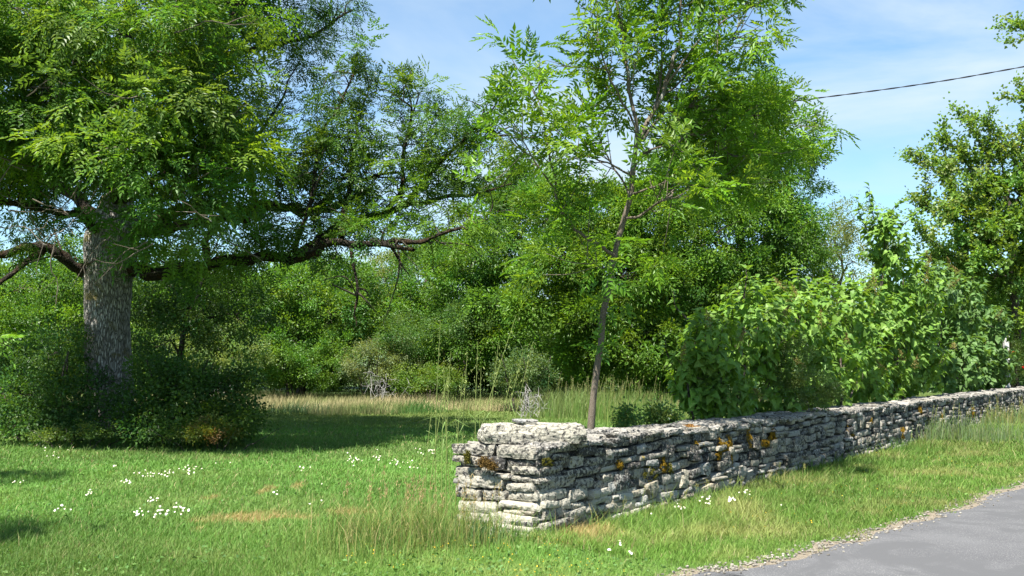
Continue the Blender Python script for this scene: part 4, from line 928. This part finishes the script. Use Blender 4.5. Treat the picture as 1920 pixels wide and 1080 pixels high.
# ---------------------------------------------------------------- tree just outside the frame on the left, whose leafy tip hangs in
def near_left():
    g = np.random.default_rng(88); b = np.array([-8.2, 6.0, 0]); t = thing('ash_tree', 'ash whose single bright leafy tip hangs in at the left edge of the picture', 'tree', b)
    tr, br, cr_ = MB(), MB(), MB(); q = wiggle([b, b+[.1, 0, 2.5], b+[.3, .1, 5], b+[.2, 0, 8.5]], .01, g, 8); tube(tr, q, np.linspace(.17, .05, len(q)), 10, rough=.1); tr.build('trunk', M_YBARK, t, smooth=True)
    lob = [((-7.0, 7.0, 6.0), (.5, .35, .35)), ((-8.9, 11.6, 6.0), (.6, .5, .4)), ((-9.9, 5.0, 7.6), (1.2, 1.2, 1.2)), ((-11, 7, 7.0), (1.0, 1.0, .8))]
    for c, rad in lob:
        s = wiggle([q[len(q)//2], (q[len(q)//2]+np.array(c))/2, np.array(c)], .02, g); tube(br, s, np.linspace(.06, .02, len(s)), 7)
    fill_lobes(cr_, br, lob, ASH, [(.09, .19, .02), (.11, .21, .025)], g, .42, 8, .9, None, (.9, 1.3))
    tip = P(12, 640, 9.4); s = wiggle([q[len(q)//3], np.array([-6.6, 8.0, 3.0]), P(-60, 618, 9.4), tip], .01, g); tube(br, s, np.linspace(.04, .004, len(s)), 6)
    k = 7; dd = unit(g.standard_normal((k, 3))*.6+[1, -.1, -.3]); inst(cr_, *pinnate(.28, 5, .10, .035, g), np.array([P(-12, 632, 9.4)]*k)+g.standard_normal((k, 3))*.05, frames(dd, g, .4), g.uniform(.6, .8, k), np.tile([[.13, .26, .03]], (k, 1)), g)
    br.build('branches', M_YBARK, t, smooth=True); cr_.build('crown', M_LEAF, t)
near_left()

# ---------------------------------------------------------------- overhead cable
m = MB(); c0 = catmull([P(-400, 330, 30), P(500, 290, 29), P(910, 258, 28), P(1020, 247, 27.6), P(1290, 213, 27), P(1500, 188, 26.4), P(1720, 159, 25.8), P(1920, 125, 25.3), P(2600, 0, 23.5)], 60)
L = np.concatenate([[0], np.cumsum(np.linalg.norm(np.diff(c0, axis=0), axis=1))]); tt = np.arange(0, L[-1], .07); c = np.stack([np.interp(tt, L, c0[:, i]) for i in range(3)], -1)
for ph in (0, math.pi):
    a = tt*2*math.pi/.9+ph; tube(m, c+np.stack([a*0, np.cos(a), np.sin(a)], -1)*.010, .010, 5)
tag(m.build('overhead_cable', M_CABLE), 'black twisted overhead cable crossing the sky behind the young ash', 'cable')
print('bushes', time.time()-T0)

# ---------------------------------------------------------------- grass
def blades(mb, x, y, h, w, col, rng_, lean=.35, wind=(.1, .05), z=None, curl=.25):
    n = len(x); z = gz(x, y) if z is None else z; a = rng_.uniform(0, 2*math.pi, n); wx, wy = np.cos(a)*w/2, np.sin(a)*w/2
    lx = (rng_.standard_normal(n)*lean+wind[0])*h; ly = (rng_.standard_normal(n)*lean+wind[1])*h
    b = np.stack([x, y, z-.01], -1); W2 = np.stack([wx, wy, wx*0], -1); md = b+np.stack([lx*.3, ly*.3, h*.6], -1); tp = b+np.stack([lx, ly, h], -1)
    v = np.stack([b-W2, b+W2, md+W2*.7, md-W2*.7, tp], 1).reshape(-1, 3); i = np.arange(n)*5
    mb.add(v, np.stack([i, i+1, i+2, i+3], -1), col); 
    nb = mb.n-len(v); s = MB()
    mb.v.append(np.zeros((0, 3), np.float32)); mb.f.append(np.stack([i+3, i+2, i+4], -1)+nb); mb.c.append(mb.c[-1])
def scatter(n, d0, d1, power, rng_, pad=1.12, x0=-960, x1=960):
    u = rng_.uniform(0, 1, n); e = 1-power; d = (d0**e+u*(d1**e-d0**e))**(1/e); x = rng_.uniform(x0*pad, x1*pad, n)/FPX*d; return x, d
def patchcol(x, y, base, dry, g, amt=.35, sc=.8):
    f = np.clip(fbm(np.stack([x*sc, y*sc, x*0], -1), 4, 41)*.9+.15, 0, 1)*amt; f2 = 1+.26*fbm(np.stack([x*.25+5, y*.25, x*0], -1), 2, 43)
    c = np.array(base)[None]*(1-f[:, None])+np.array(dry)[None]*f[:, None]; c = c*f2[:, None]; st_ = g.uniform(0, 1, len(x)) < .05; c[st_] = [.30, .26, .13]; return c*g.uniform(.65, 1.35, (len(x), 1))
g = np.random.default_rng(900)
def keep_off(x, y, edge=.0, rough=.30):
    s, q = wall_sq(x, y); on = (s > -.06) & (q > -.10) & (q < wall_t(s)+.02); e = edge_dist(x, y)+fbm(np.stack([x*3, y*3, x*0], -1), 3, 6)*.12
    return ~on & (e > edge+g.uniform(0, 1, len(x))**2*rough)
DRYP = [(445, 978, 70, 9), (515, 971, 30, 8), (560, 973, 30, 7), (660, 963, 35, 6), (500, 922, 14, 6), (557, 915, 12, 5), (395, 934, 14, 5), (365, 1000, 8, 5), (1090, 1005, 60, 16)]
# lawn
m = MB()
for n, d0, d1 in ((560000, 5.5, 16), (330000, 15, 36)):
    x, y = scatter(n, d0, d1, 1.5, g); k = keep_off(x, y); x, y = x[k], y[k]; s, q = wall_sq(x, y)
    verge = (q < 0) & (s > -.3); e = edge_dist(x, y)
    h = g.uniform(.03, .075, len(x))*(1+.25*fbm(np.stack([x, y, x*0], -1), 2, 7)); h[verge] *= np.where(q[verge] > -1.2, 1.9, 1.35); h *= np.clip(.45+e/.7, .45, 1)
    tall = g.uniform(0, 1, len(x)) < .03; h[tall] *= 2.1; w = .0032+.0009*(y-6).clip(0)
    col = patchcol(x, y, (.11, .225, .044), (.18, .25, .07), g, .5); cv = patchcol(x, y, (.115, .21, .036), (.26, .27, .09), g, .8, 1.6); near = np.clip((10.5-y)/3, 0, 1)[:, None]; col = col*(1-near*.6)+cv*near*.6; col[verge] = cv[verge]
    far = np.clip((y-24)/8, 0, 1)[:, None]; col = col*(1-far)+np.array([[.145, .19, .05]])*far*g.uniform(.75, 1.25, (len(x), 1))
    for (px, py, rw, rh) in DRYP:
        gx, gy = grd(px, py); rx = rw/FPX*gy; ry = abs(grd(px, py-rh)[1]-gy); dd = np.hypot((x-gx)/rx, (y-gy)/ry)+.5*fbm(np.stack([x*6, y*6, x*0], -1), 2, 3); f = np.clip(1.5-1.2*dd, 0, 1)*g.uniform(.5, 1, len(x)); col = col*(1-f[:, None])+np.array([[.40, .28, .13]])*f[:, None]
    blades(m, x, y, h, w, col, g, .42, (.12, .05))
tag(m.build('lawn_grass', M_GRASS), 'short green grass of the lawn and the roadside verge', 'grass', kind='stuff')
m = MB(); x, y = scatter(16000, 6.5, 20, 1.6, g); k = keep_off(x, y, .15) & (fbm(np.stack([x*.9, y*.9, x*0], -1), 3, 61) > .12); x, y = x[k], y[k]; n = len(x)
inst(m, quad_leaf(1, .8, .2, .1), np.array([[0, 1, 2, 3]]), np.stack([x, y, gz(x, y)+g.uniform(.02, .06, n)], -1), frames(g.standard_normal((n, 3))*[1, 1, .35]+[0, -.2, .2], g, .5), g.uniform(.018, .045, n), np.array([(.07, .15, .03), (.12, .21, .05), (.09, .18, .05)])[g.integers(0, 3, n)]*g.uniform(.8, 1.2, (n, 1)), g)
tag(m.build('lawn_weeds', M_GRASS), 'small broad leaves of clover and plantain scattered in the lawn', 'weeds', kind='stuff')
# tall meadow beyond the lawn
m = MB(); x, y = scatter(170000, 31, 47, 1.2, g, 1.15); lim = 34.5+1.2*np.sin(x*.4)+1.4*fbm(np.stack([x*.5, y*0, x*0], -1), 2, 8)-np.where(x > 2.2, 3.5, 0); k = (y > lim) & (keep_off(x, y)); x, y = x[k], y[k]
h = g.uniform(.18, .50, len(x))*(1+.3*fbm(np.stack([x*.6, y*.6, x*0], -1), 2, 9)); st = np.clip(.5+fbm(np.stack([x*.30, y*.5, x*0+4], -1), 3, 10)*.9-np.where(x > 1.5, .45, 0), 0, 1)[:, None]
col = (np.array([[.42, .34, .19]])*st+np.array([[.13, .18, .05]])*(1-st))*g.uniform(.7, 1.3, (len(x), 1)); blades(m, x, y, h, .012, col, g, .22, (.1, 0)); tag(m.build('meadow_grass', M_DRY), 'tall straw coloured meadow grass between lawn and trees', 'grass', kind='stuff')

# loose tufts: each a thing
def tuft(name, label, px, d, w, dd, h, n, cols, seed, bw=.006, lean=.25, heads=0, headcol=(.3, .26, .12), pos=None, cat='grass tuft', wind=(.08, 0)):
    r = np.random.default_rng(seed); b = P(px, 700, d) if pos is None else np.array([*pos, 0.]); b[2] = 0; t = thing(name, label, cat, b); m = MB()
    x = b[0]+r.standard_normal(n)*w*.5; y = b[1]+r.standard_normal(n)*dd*.5; s, q = wall_sq(x, y); k = ~((s > -.08) & (q > -.12) & (q < wall_t(s)+.04)); x, y = x[k], y[k]; n = len(x)
    hh = h*r.uniform(.35, 1.0, n); col = np.array(cols)[r.integers(0, len(cols), n)]*r.uniform(.75, 1.25, (n, 1)); blades(m, x, y, hh, bw, col, r, lean, wind); m.build('blades', M_GRASS, t)
    if heads:
        hm = MB()
        for i in range(heads):
            x0 = b[0]+r.standard_normal()*w*.45; y0 = b[1]+r.standard_normal()*dd*.45; s0, q0 = wall_sq(x0, y0)
            if s0 > -.1 and -.14 < q0 < wall_t(s0)+.05: continue
            H = h*r.uniform(.9, 1.35); tp = np.array([x0+r.normal(.05, .10)*H, y0+r.normal(0, .1)*H, H]); q = catmull([(x0, y0, 0), ((x0+tp[0])/2-.01, (y0+tp[1])/2, H*.55), tp], 6); tube(hm, q, np.linspace(bw*.45, bw*.2, len(q)), 4, np.array(headcol)*[.6, .9, .4])
            k = 16; j = r.uniform(.72, 1, k); pp = np.stack([np.interp(j, np.linspace(0, 1, len(q)), q[:, a]) for a in range(3)], -1)+r.standard_normal((k, 3))*.008; inst(hm, quad_leaf(.03, .006, .2, .1), np.array([[0, 1, 2, 3]]), pp, frames(r.standard_normal((k, 3))*.4+[0.2, 0, 1], r, 1), r.uniform(.8, 1.4, k), np.tile([headcol], (k, 1)), r)
        hm.build('seed_stalks', M_GRASS, t)
    return t
GR = [(.10, .19, .035), (.13, .21, .05), (.08, .16, .03)]; STR = [(.34, .29, .13), (.26, .26, .09), (.16, .21, .05)]
tuft('tall_grass', 'tall seeding grass clump behind the young ash stem', 1150, 30, 2.0, 1.4, .95, 1600, GR+[(.22, .24, .09)], 801, .012, .22, 60, (.34, .29, .16))
tuft('tall_grass', 'arching pale grass clump just left of the young ash stem', 1075, 30.5, 1.1, 1.0, 1.0, 900, [(.20, .25, .10), (.16, .22, .07)], 802, .012, .35, 22, (.34, .29, .16))
tuft('tall_grass', 'light green rough grass clump between young ash and lilac hedge', 1230, 27, 1.5, 1.4, .65, 1200, GR+[(.20, .25, .07)], 803, .010, .3, 14)
tuft('tall_grass', 'dark green grass tuft standing in the straw meadow', 785, 34, 1.0, .9, .55, 800, [(.07, .15, .035)], 804, .012, .3)
tuft('tall_grass', 'dark bluish tuft at the shadow edge right of the thicket', 560, 33, 1.6, .5, .45, 700, [(.06, .12, .04), (.10, .16, .08)], 805, .016, .35)
tuft('tall_grass', 'green tuft at the shadow edge in front of the straw meadow', 690, 33, 1.8, .5, .36, 700, [(.07, .14, .035)], 806, .014, .35)
tuft('tall_grass', 'yellowish rough grass and dead stems against the left of the wall end', 0, 0, .85, .75, .46, 2600, STR+GR, 807, .005, .35, 40, (.36, .27, .14), pos=(-.85, 9.35))
tuft('tall_grass', 'loose green grass clump left of the rough yellowish grass', 0, 0, 1.0, .9, .20, 1800, GR+STR[2:], 808, .005, .45, 10, (.26, .26, .1), pos=(-1.35, 9.1))
tuft('tall_grass', 'broad-bladed green grass growing at the foot of the wall end', 0, 0, .34, .22, .30, 170, [(.09, .17, .06), (.12, .2, .07)], 809, .013, .4, pos=(-.22, 9.28))
tuft('tall_grass', 'small green tuft at the foot of the near wall corner', 0, 0, .4, .22, .20, 260, GR, 810, .007, .4, pos=(.12, 9.22))
tuft('tall_grass', 'brownish dry grass clump on the verge right of the wall corner', 0, 0, .45, .22, .13, 700, [(.36, .26, .13), (.27, .22, .10)], 811, .004, .7, pos=(.62, 9.15))
for k, (px, lab) in enumerate(((1100, 'first green tuft along the wall foot right of the corner'), (1180, 'green tuft at the wall foot below the olive moss'), (1290, 'green grass tuft at the wall foot before the low pale stones'), (1420, 'rough straw and green tuft at the wall foot midway along'), (1530, 'green tuft at the wall foot where the wall begins to narrow'), (1650, 'thick green tuft hiding the wall foot under the tall lilac'))):
    s, z, d = wall_at(px, 900); p = Wp(s, -.24, 0); tuft('tall_grass', lab, 0, 0, .9, .25, .24 if k != 5 else .32, 520, GR+(STR[:2] if k == 3 else []), 820+k, .006, .35, 5, (.25, .24, .09), pos=p[:2])
tuft('tall_grass', 'tall green grey weeds standing before the far part of the wall', 0, 0, 1.8, .8, .62, 1100, [(.12, .17, .08), (.16, .19, .09), (.10, .17, .05)], 830, .012, .22, 30, (.24, .22, .1), pos=Wp(14.5, -.5, 0)[:2])
tuft('tall_grass', 'rough weeds with yellowish tips in front of the wall at the far right', 0, 0, 3.0, .8, .60, 1500, [(.14, .17, .06), (.22, .2, .07), (.10, .17, .05)], 831, .014, .25, 40, (.26, .22, .1), pos=Wp(21, -.6, 0)[:2])
tuft('tall_grass', 'green grass shoots behind the wall under the left side of the lilac hedge', 1265, 14.6, .5, .3, .85, 90, GR, 832, .014, .25)
# single tall oat stalks behind the wall end
g = np.random.default_rng(840)
oats = [(818, 790, 826, 600), (808, 830, 840, 700), (830, 830, 835, 720), (845, 840, 832, 690), (893, 815, 896, 640), (903, 812, 902, 690), (880, 815, 968, 590), (930, 800, 980, 660), (945, 795, 1000, 640), (856, 830, 868, 700), (868, 822, 876, 660), (912, 808, 935, 640), (800, 835, 812, 745), (872, 818, 850, 740), (922, 800, 960, 700), (838, 838, 845, 660)]
st = thing('oat_grass', 'airy clump of tall pale green oat stalks behind the wall end', 'grass tuft', Wp(.3, 1.5, 0)); m = MB()
for (x0, y0, x1, y1) in oats:
    a = P(x0, y0, 10.9+g.uniform(-.3, .4)); a[2] = 0; b_ = P(x1, y1, a[1]); a[0] = P(x0-(x1-x0)*.25, y0, a[1])[0]; q = catmull([a, (a*.45+b_*.55)+[-.015, 0, .03], b_], 10); tube(m, q, np.linspace(.0055, .0018, len(q)), 4, (.24, .30, .09))
    k = 22; j = g.uniform(.66, 1, k); pp = np.stack([np.interp(j, np.linspace(0, 1, len(q)), q[:, c]) for c in range(3)], -1)+g.standard_normal((k, 3))*[.018, .018, .02]; inst(m, quad_leaf(.035, .009, .2, .1), np.array([[0, 1, 2, 3]]), pp, frames(g.standard_normal((k, 3))*.4+[.2, 0, -1], g, 1), g.uniform(.7, 1.3, k), np.tile([(.26, .30, .10)], (k, 1)), g)
    for _ in range(2):
        i = g.integers(3, 12); d_ = unit(g.standard_normal(3)*[1, 1, 0]+[0, 0, .9]); Lf = g.uniform(.2, .4); tv = np.array([q[i], q[i]+d_*Lf*.5+[.006, 0, 0], q[i]+d_*Lf*.5-[.006, 0, 0], q[i]+d_*Lf+[d_[0]*.1, d_[1]*.1, -.15]]); m.add(tv, [[0, 1, 3, 2]], (.14, .22, .06))
m.build('stalks', M_GRASS, st)
# leafy weeds peeping over the wall
woody('weed_clump', 'dark leafy weed just behind the wall right of the young ash', 'weeds', 1190, 13.2, 790, [(1185, 790, 13.2, 22, 14, .15), (1240, 785, 13.6, 30, 16, .2)], FARB, [(.06, .13, .03), (.10, .16, .05)], 845, .12, 6, 1.2, .006, scale=(.3, .5), stems=3)
woody('weed_clump', 'ferny green weeds growing up in front of the lilac hedge', 'weeds', 1500, 16.9, 600, [(1490, 690, 16.6, 40, 70, .2), (1520, 740, 16.6, 45, 35, .2)], FARB, [(.10, .17, .06), (.12, .19, .06)], 846, .16, 7, 1.0, .006, scale=(.22, .4), stems=3)

# ---------------------------------------------------------------- daisies, one object each
fm = MB(); n = 14; a = np.arange(n)*2*math.pi/n
inst(fm, quad_leaf(1, .42, .1, -.1), np.array([[0, 1, 2, 3]]), np.zeros((n, 3)), np.stack([np.stack([np.sin(a), -np.cos(a), a*0], -1), np.stack([np.cos(a), np.sin(a), a*0+.15], -1), np.tile([0, 0, 1.], (n, 1))], -1), np.full(n, .030), np.tile([[.86, .86, .84]], (n, 1)), g, .02)
cv, cf = cube_template(4, 1.0); fm.add(cv*[.010, .010, .005]+[0, 0, .004], cf, (.75, .48, .03)); tube(fm, np.array([[0, 0, -.09], [.004, 0, -.04], [0, 0, 0]]), [.0015]*3, 4, (.08, .15, .03)); dm = fm.mesh('daisy', M_PETAL)
DAISY = [
 ('at the left end of the upper drift on the lawn', (235, 908, 12, 6, 8)), ('in the dense left clump of the upper drift', (277, 896, 26, 7, 14)), ('in the thin middle of the upper drift', (312, 897, 16, 7, 7)), ('in the right clump of the upper drift on the lawn', (350, 888, 28, 9, 18)),
 ('in the tight bright clump at the left end of the lower drift', (255, 972, 14, 6, 9)), ('in the long middle stretch of the lower drift', (305, 968, 30, 9, 18)), ('at the right end of the lower drift', (345, 962, 16, 8, 9)), ('just above the lower drift on the lawn', (290, 946, 14, 4, 8)),
 ('in the leftmost patch near the shadow edge below the meadow', (660, 862, 14, 8, 14)), ('in the second patch along the shadow edge', (700, 858, 22, 8, 10)), ('in the lower middle patch left of the wall end', (750, 868, 30, 8, 12)), ('in the highest patch beside the wall end', (800, 852, 28, 6, 14)), ('in the sparse patch lowest beside the wall end', (775, 880, 20, 4, 5)),
 ('in the tiny huddle in mid lawn above the brown clippings', (560, 884, 9, 4, 5)), ('just above the tan clippings in mid lawn', (510, 930, 12, 3, 4)), ('alone right of the mid lawn huddle', (582, 886, 1, 1, 1)), ('alone at the front of the long tree shadow, left one of two', (405, 874, 1, 1, 1)), ('alone at the front of the long tree shadow, right one of two', (432, 875, 1, 1, 1)),
 ('alone on sunny lawn right of the clippings, highest of three', (604, 916, 1, 1, 1)), ('alone on sunny lawn right of the clippings, lowest of three', (580, 957, 1, 1, 1)), ('alone on sunny lawn right of the clippings, middle of three', (603, 950, 1, 1, 1)),
 ('in the short row at the left of the open lawn', (165, 928, 12, 4, 6)), ('near the left picture edge on the lawn', (35, 910, 16, 5, 4)), ('in the few nearest below the thicket', (220, 880, 10, 3, 3)), ('in the dark shade below the thicket left of the trunk', (110, 850, 50, 10, 10)), ('in the near left shadow on the lawn', (120, 960, 25, 8, 7)),
 ('in the low left clump on the verge before the wall', (1275, 968, 18, 4, 8)), ('in the middle clump on the verge before the wall', (1325, 955, 12, 8, 11)), ('in the dense clump right of centre on the verge', (1372, 950, 10, 7, 11)), ('at the top right of the verge clumps', (1400, 938, 12, 8, 7)), ('alone right of the verge clumps', (1466, 962, 1, 1, 1)), ('alone left of the verge clumps', (1221, 981, 1, 1, 1)),
 ('in the upright trio near the bottom edge of the photo', (1162, 1050, 3, 8, 4)), ('in the pair at the bottom edge right of the trio', (1180, 1066, 8, 2, 2)), ('at the bottom edge left of the trio', (1140, 1062, 3, 2, 2))]
for lab, (px, py, rx, ry, n) in DAISY:
    for _ in range(n):
        x_, y_ = grd(px+g.normal(0, rx*.55), py+4+g.normal(0, ry*.55)); o = bpy.data.objects.new('daisy', dm); COL.objects.link(o)
        o.location = (x_, y_, float(gz(np.array([x_]), np.array([y_]))[0])+g.uniform(.07, .095)+(.05 if px > 1000 else 0)); o.rotation_euler = (.75+g.normal(0, .25), g.normal(0, .25), g.normal(0, .3)); o.scale = [g.uniform(.28, .48)]*3; tag(o, 'white daisy '+lab, 'flower', ('white daisies '+lab) if n > 1 else None)
# tiny yellow flowers and gravel: past counting
m = MB(); x, y = scatter(3000, 7, 20, 1.6, g, 1.05, -300, 960); k = keep_off(x, y, .15); s, q = wall_sq(x, y); k &= ((q < -.2) | (s < -.5)) & (fbm(np.stack([x*1.2, y*1.2, x*0], -1), 2, 88) > .05); x, y = x[k], y[k]; n = len(x)
inst(m, quad_leaf(1, 1, 0, 0), np.array([[0, 1, 2, 3]]), np.stack([x, y, gz(x, y)+g.uniform(.05, .12, n)], -1), frames(g.standard_normal((n, 3))+[0, 0, 0], g, .3), g.uniform(.007, .012, n), np.tile([[.70, .42, .02]], (n, 1)), g); tag(m.build('yellow_flowers', M_PETAL), 'tiny yellow flowers scattered through the verge grass', 'flowers', kind='stuff')
m = MB(); e = catmull(np.hstack([EDGE, np.zeros((len(EDGE), 1))]), 10)[:, :2]; e = e[(e[:, 1] > 5) & (e[:, 1] < 26)]; i = g.integers(0, len(e)-1, 1000); t_ = g.uniform(0, 1, (1000, 1)); p = e[i]*(1-t_)+e[i+1]*t_; tg = unit(e[i+1]-e[i]); p = p+np.stack([-tg[:, 1], tg[:, 0]], -1)*(g.normal(-.01, .09, (1000, 1))); n = len(p)
V4, F4 = cube_template(3, .5); sc = g.uniform(.004, .014, (n, 3))*[1, 1, .6]; inst(m, V4, F4, np.stack([p[:, 0], p[:, 1], .012+sc[:, 2]*.4], -1), frames(g.standard_normal((n, 3))*[1, 1, .2], g, .2), sc, np.array([[.24, .22, .185]])*g.uniform(.5, 1.3, (n, 1)), g)
tag(m.build('loose_gravel', simplemat('pebble', (.8, .8, .8), (1, 1, 1), 20, attr=True)), 'loose pale pebbles along the ragged edge of the road', 'gravel', kind='stuff')
print('done', time.time()-T0, sum(len(o.data.polygons) for o in bpy.data.objects if o.type == 'MESH' and o.data.users == 1))
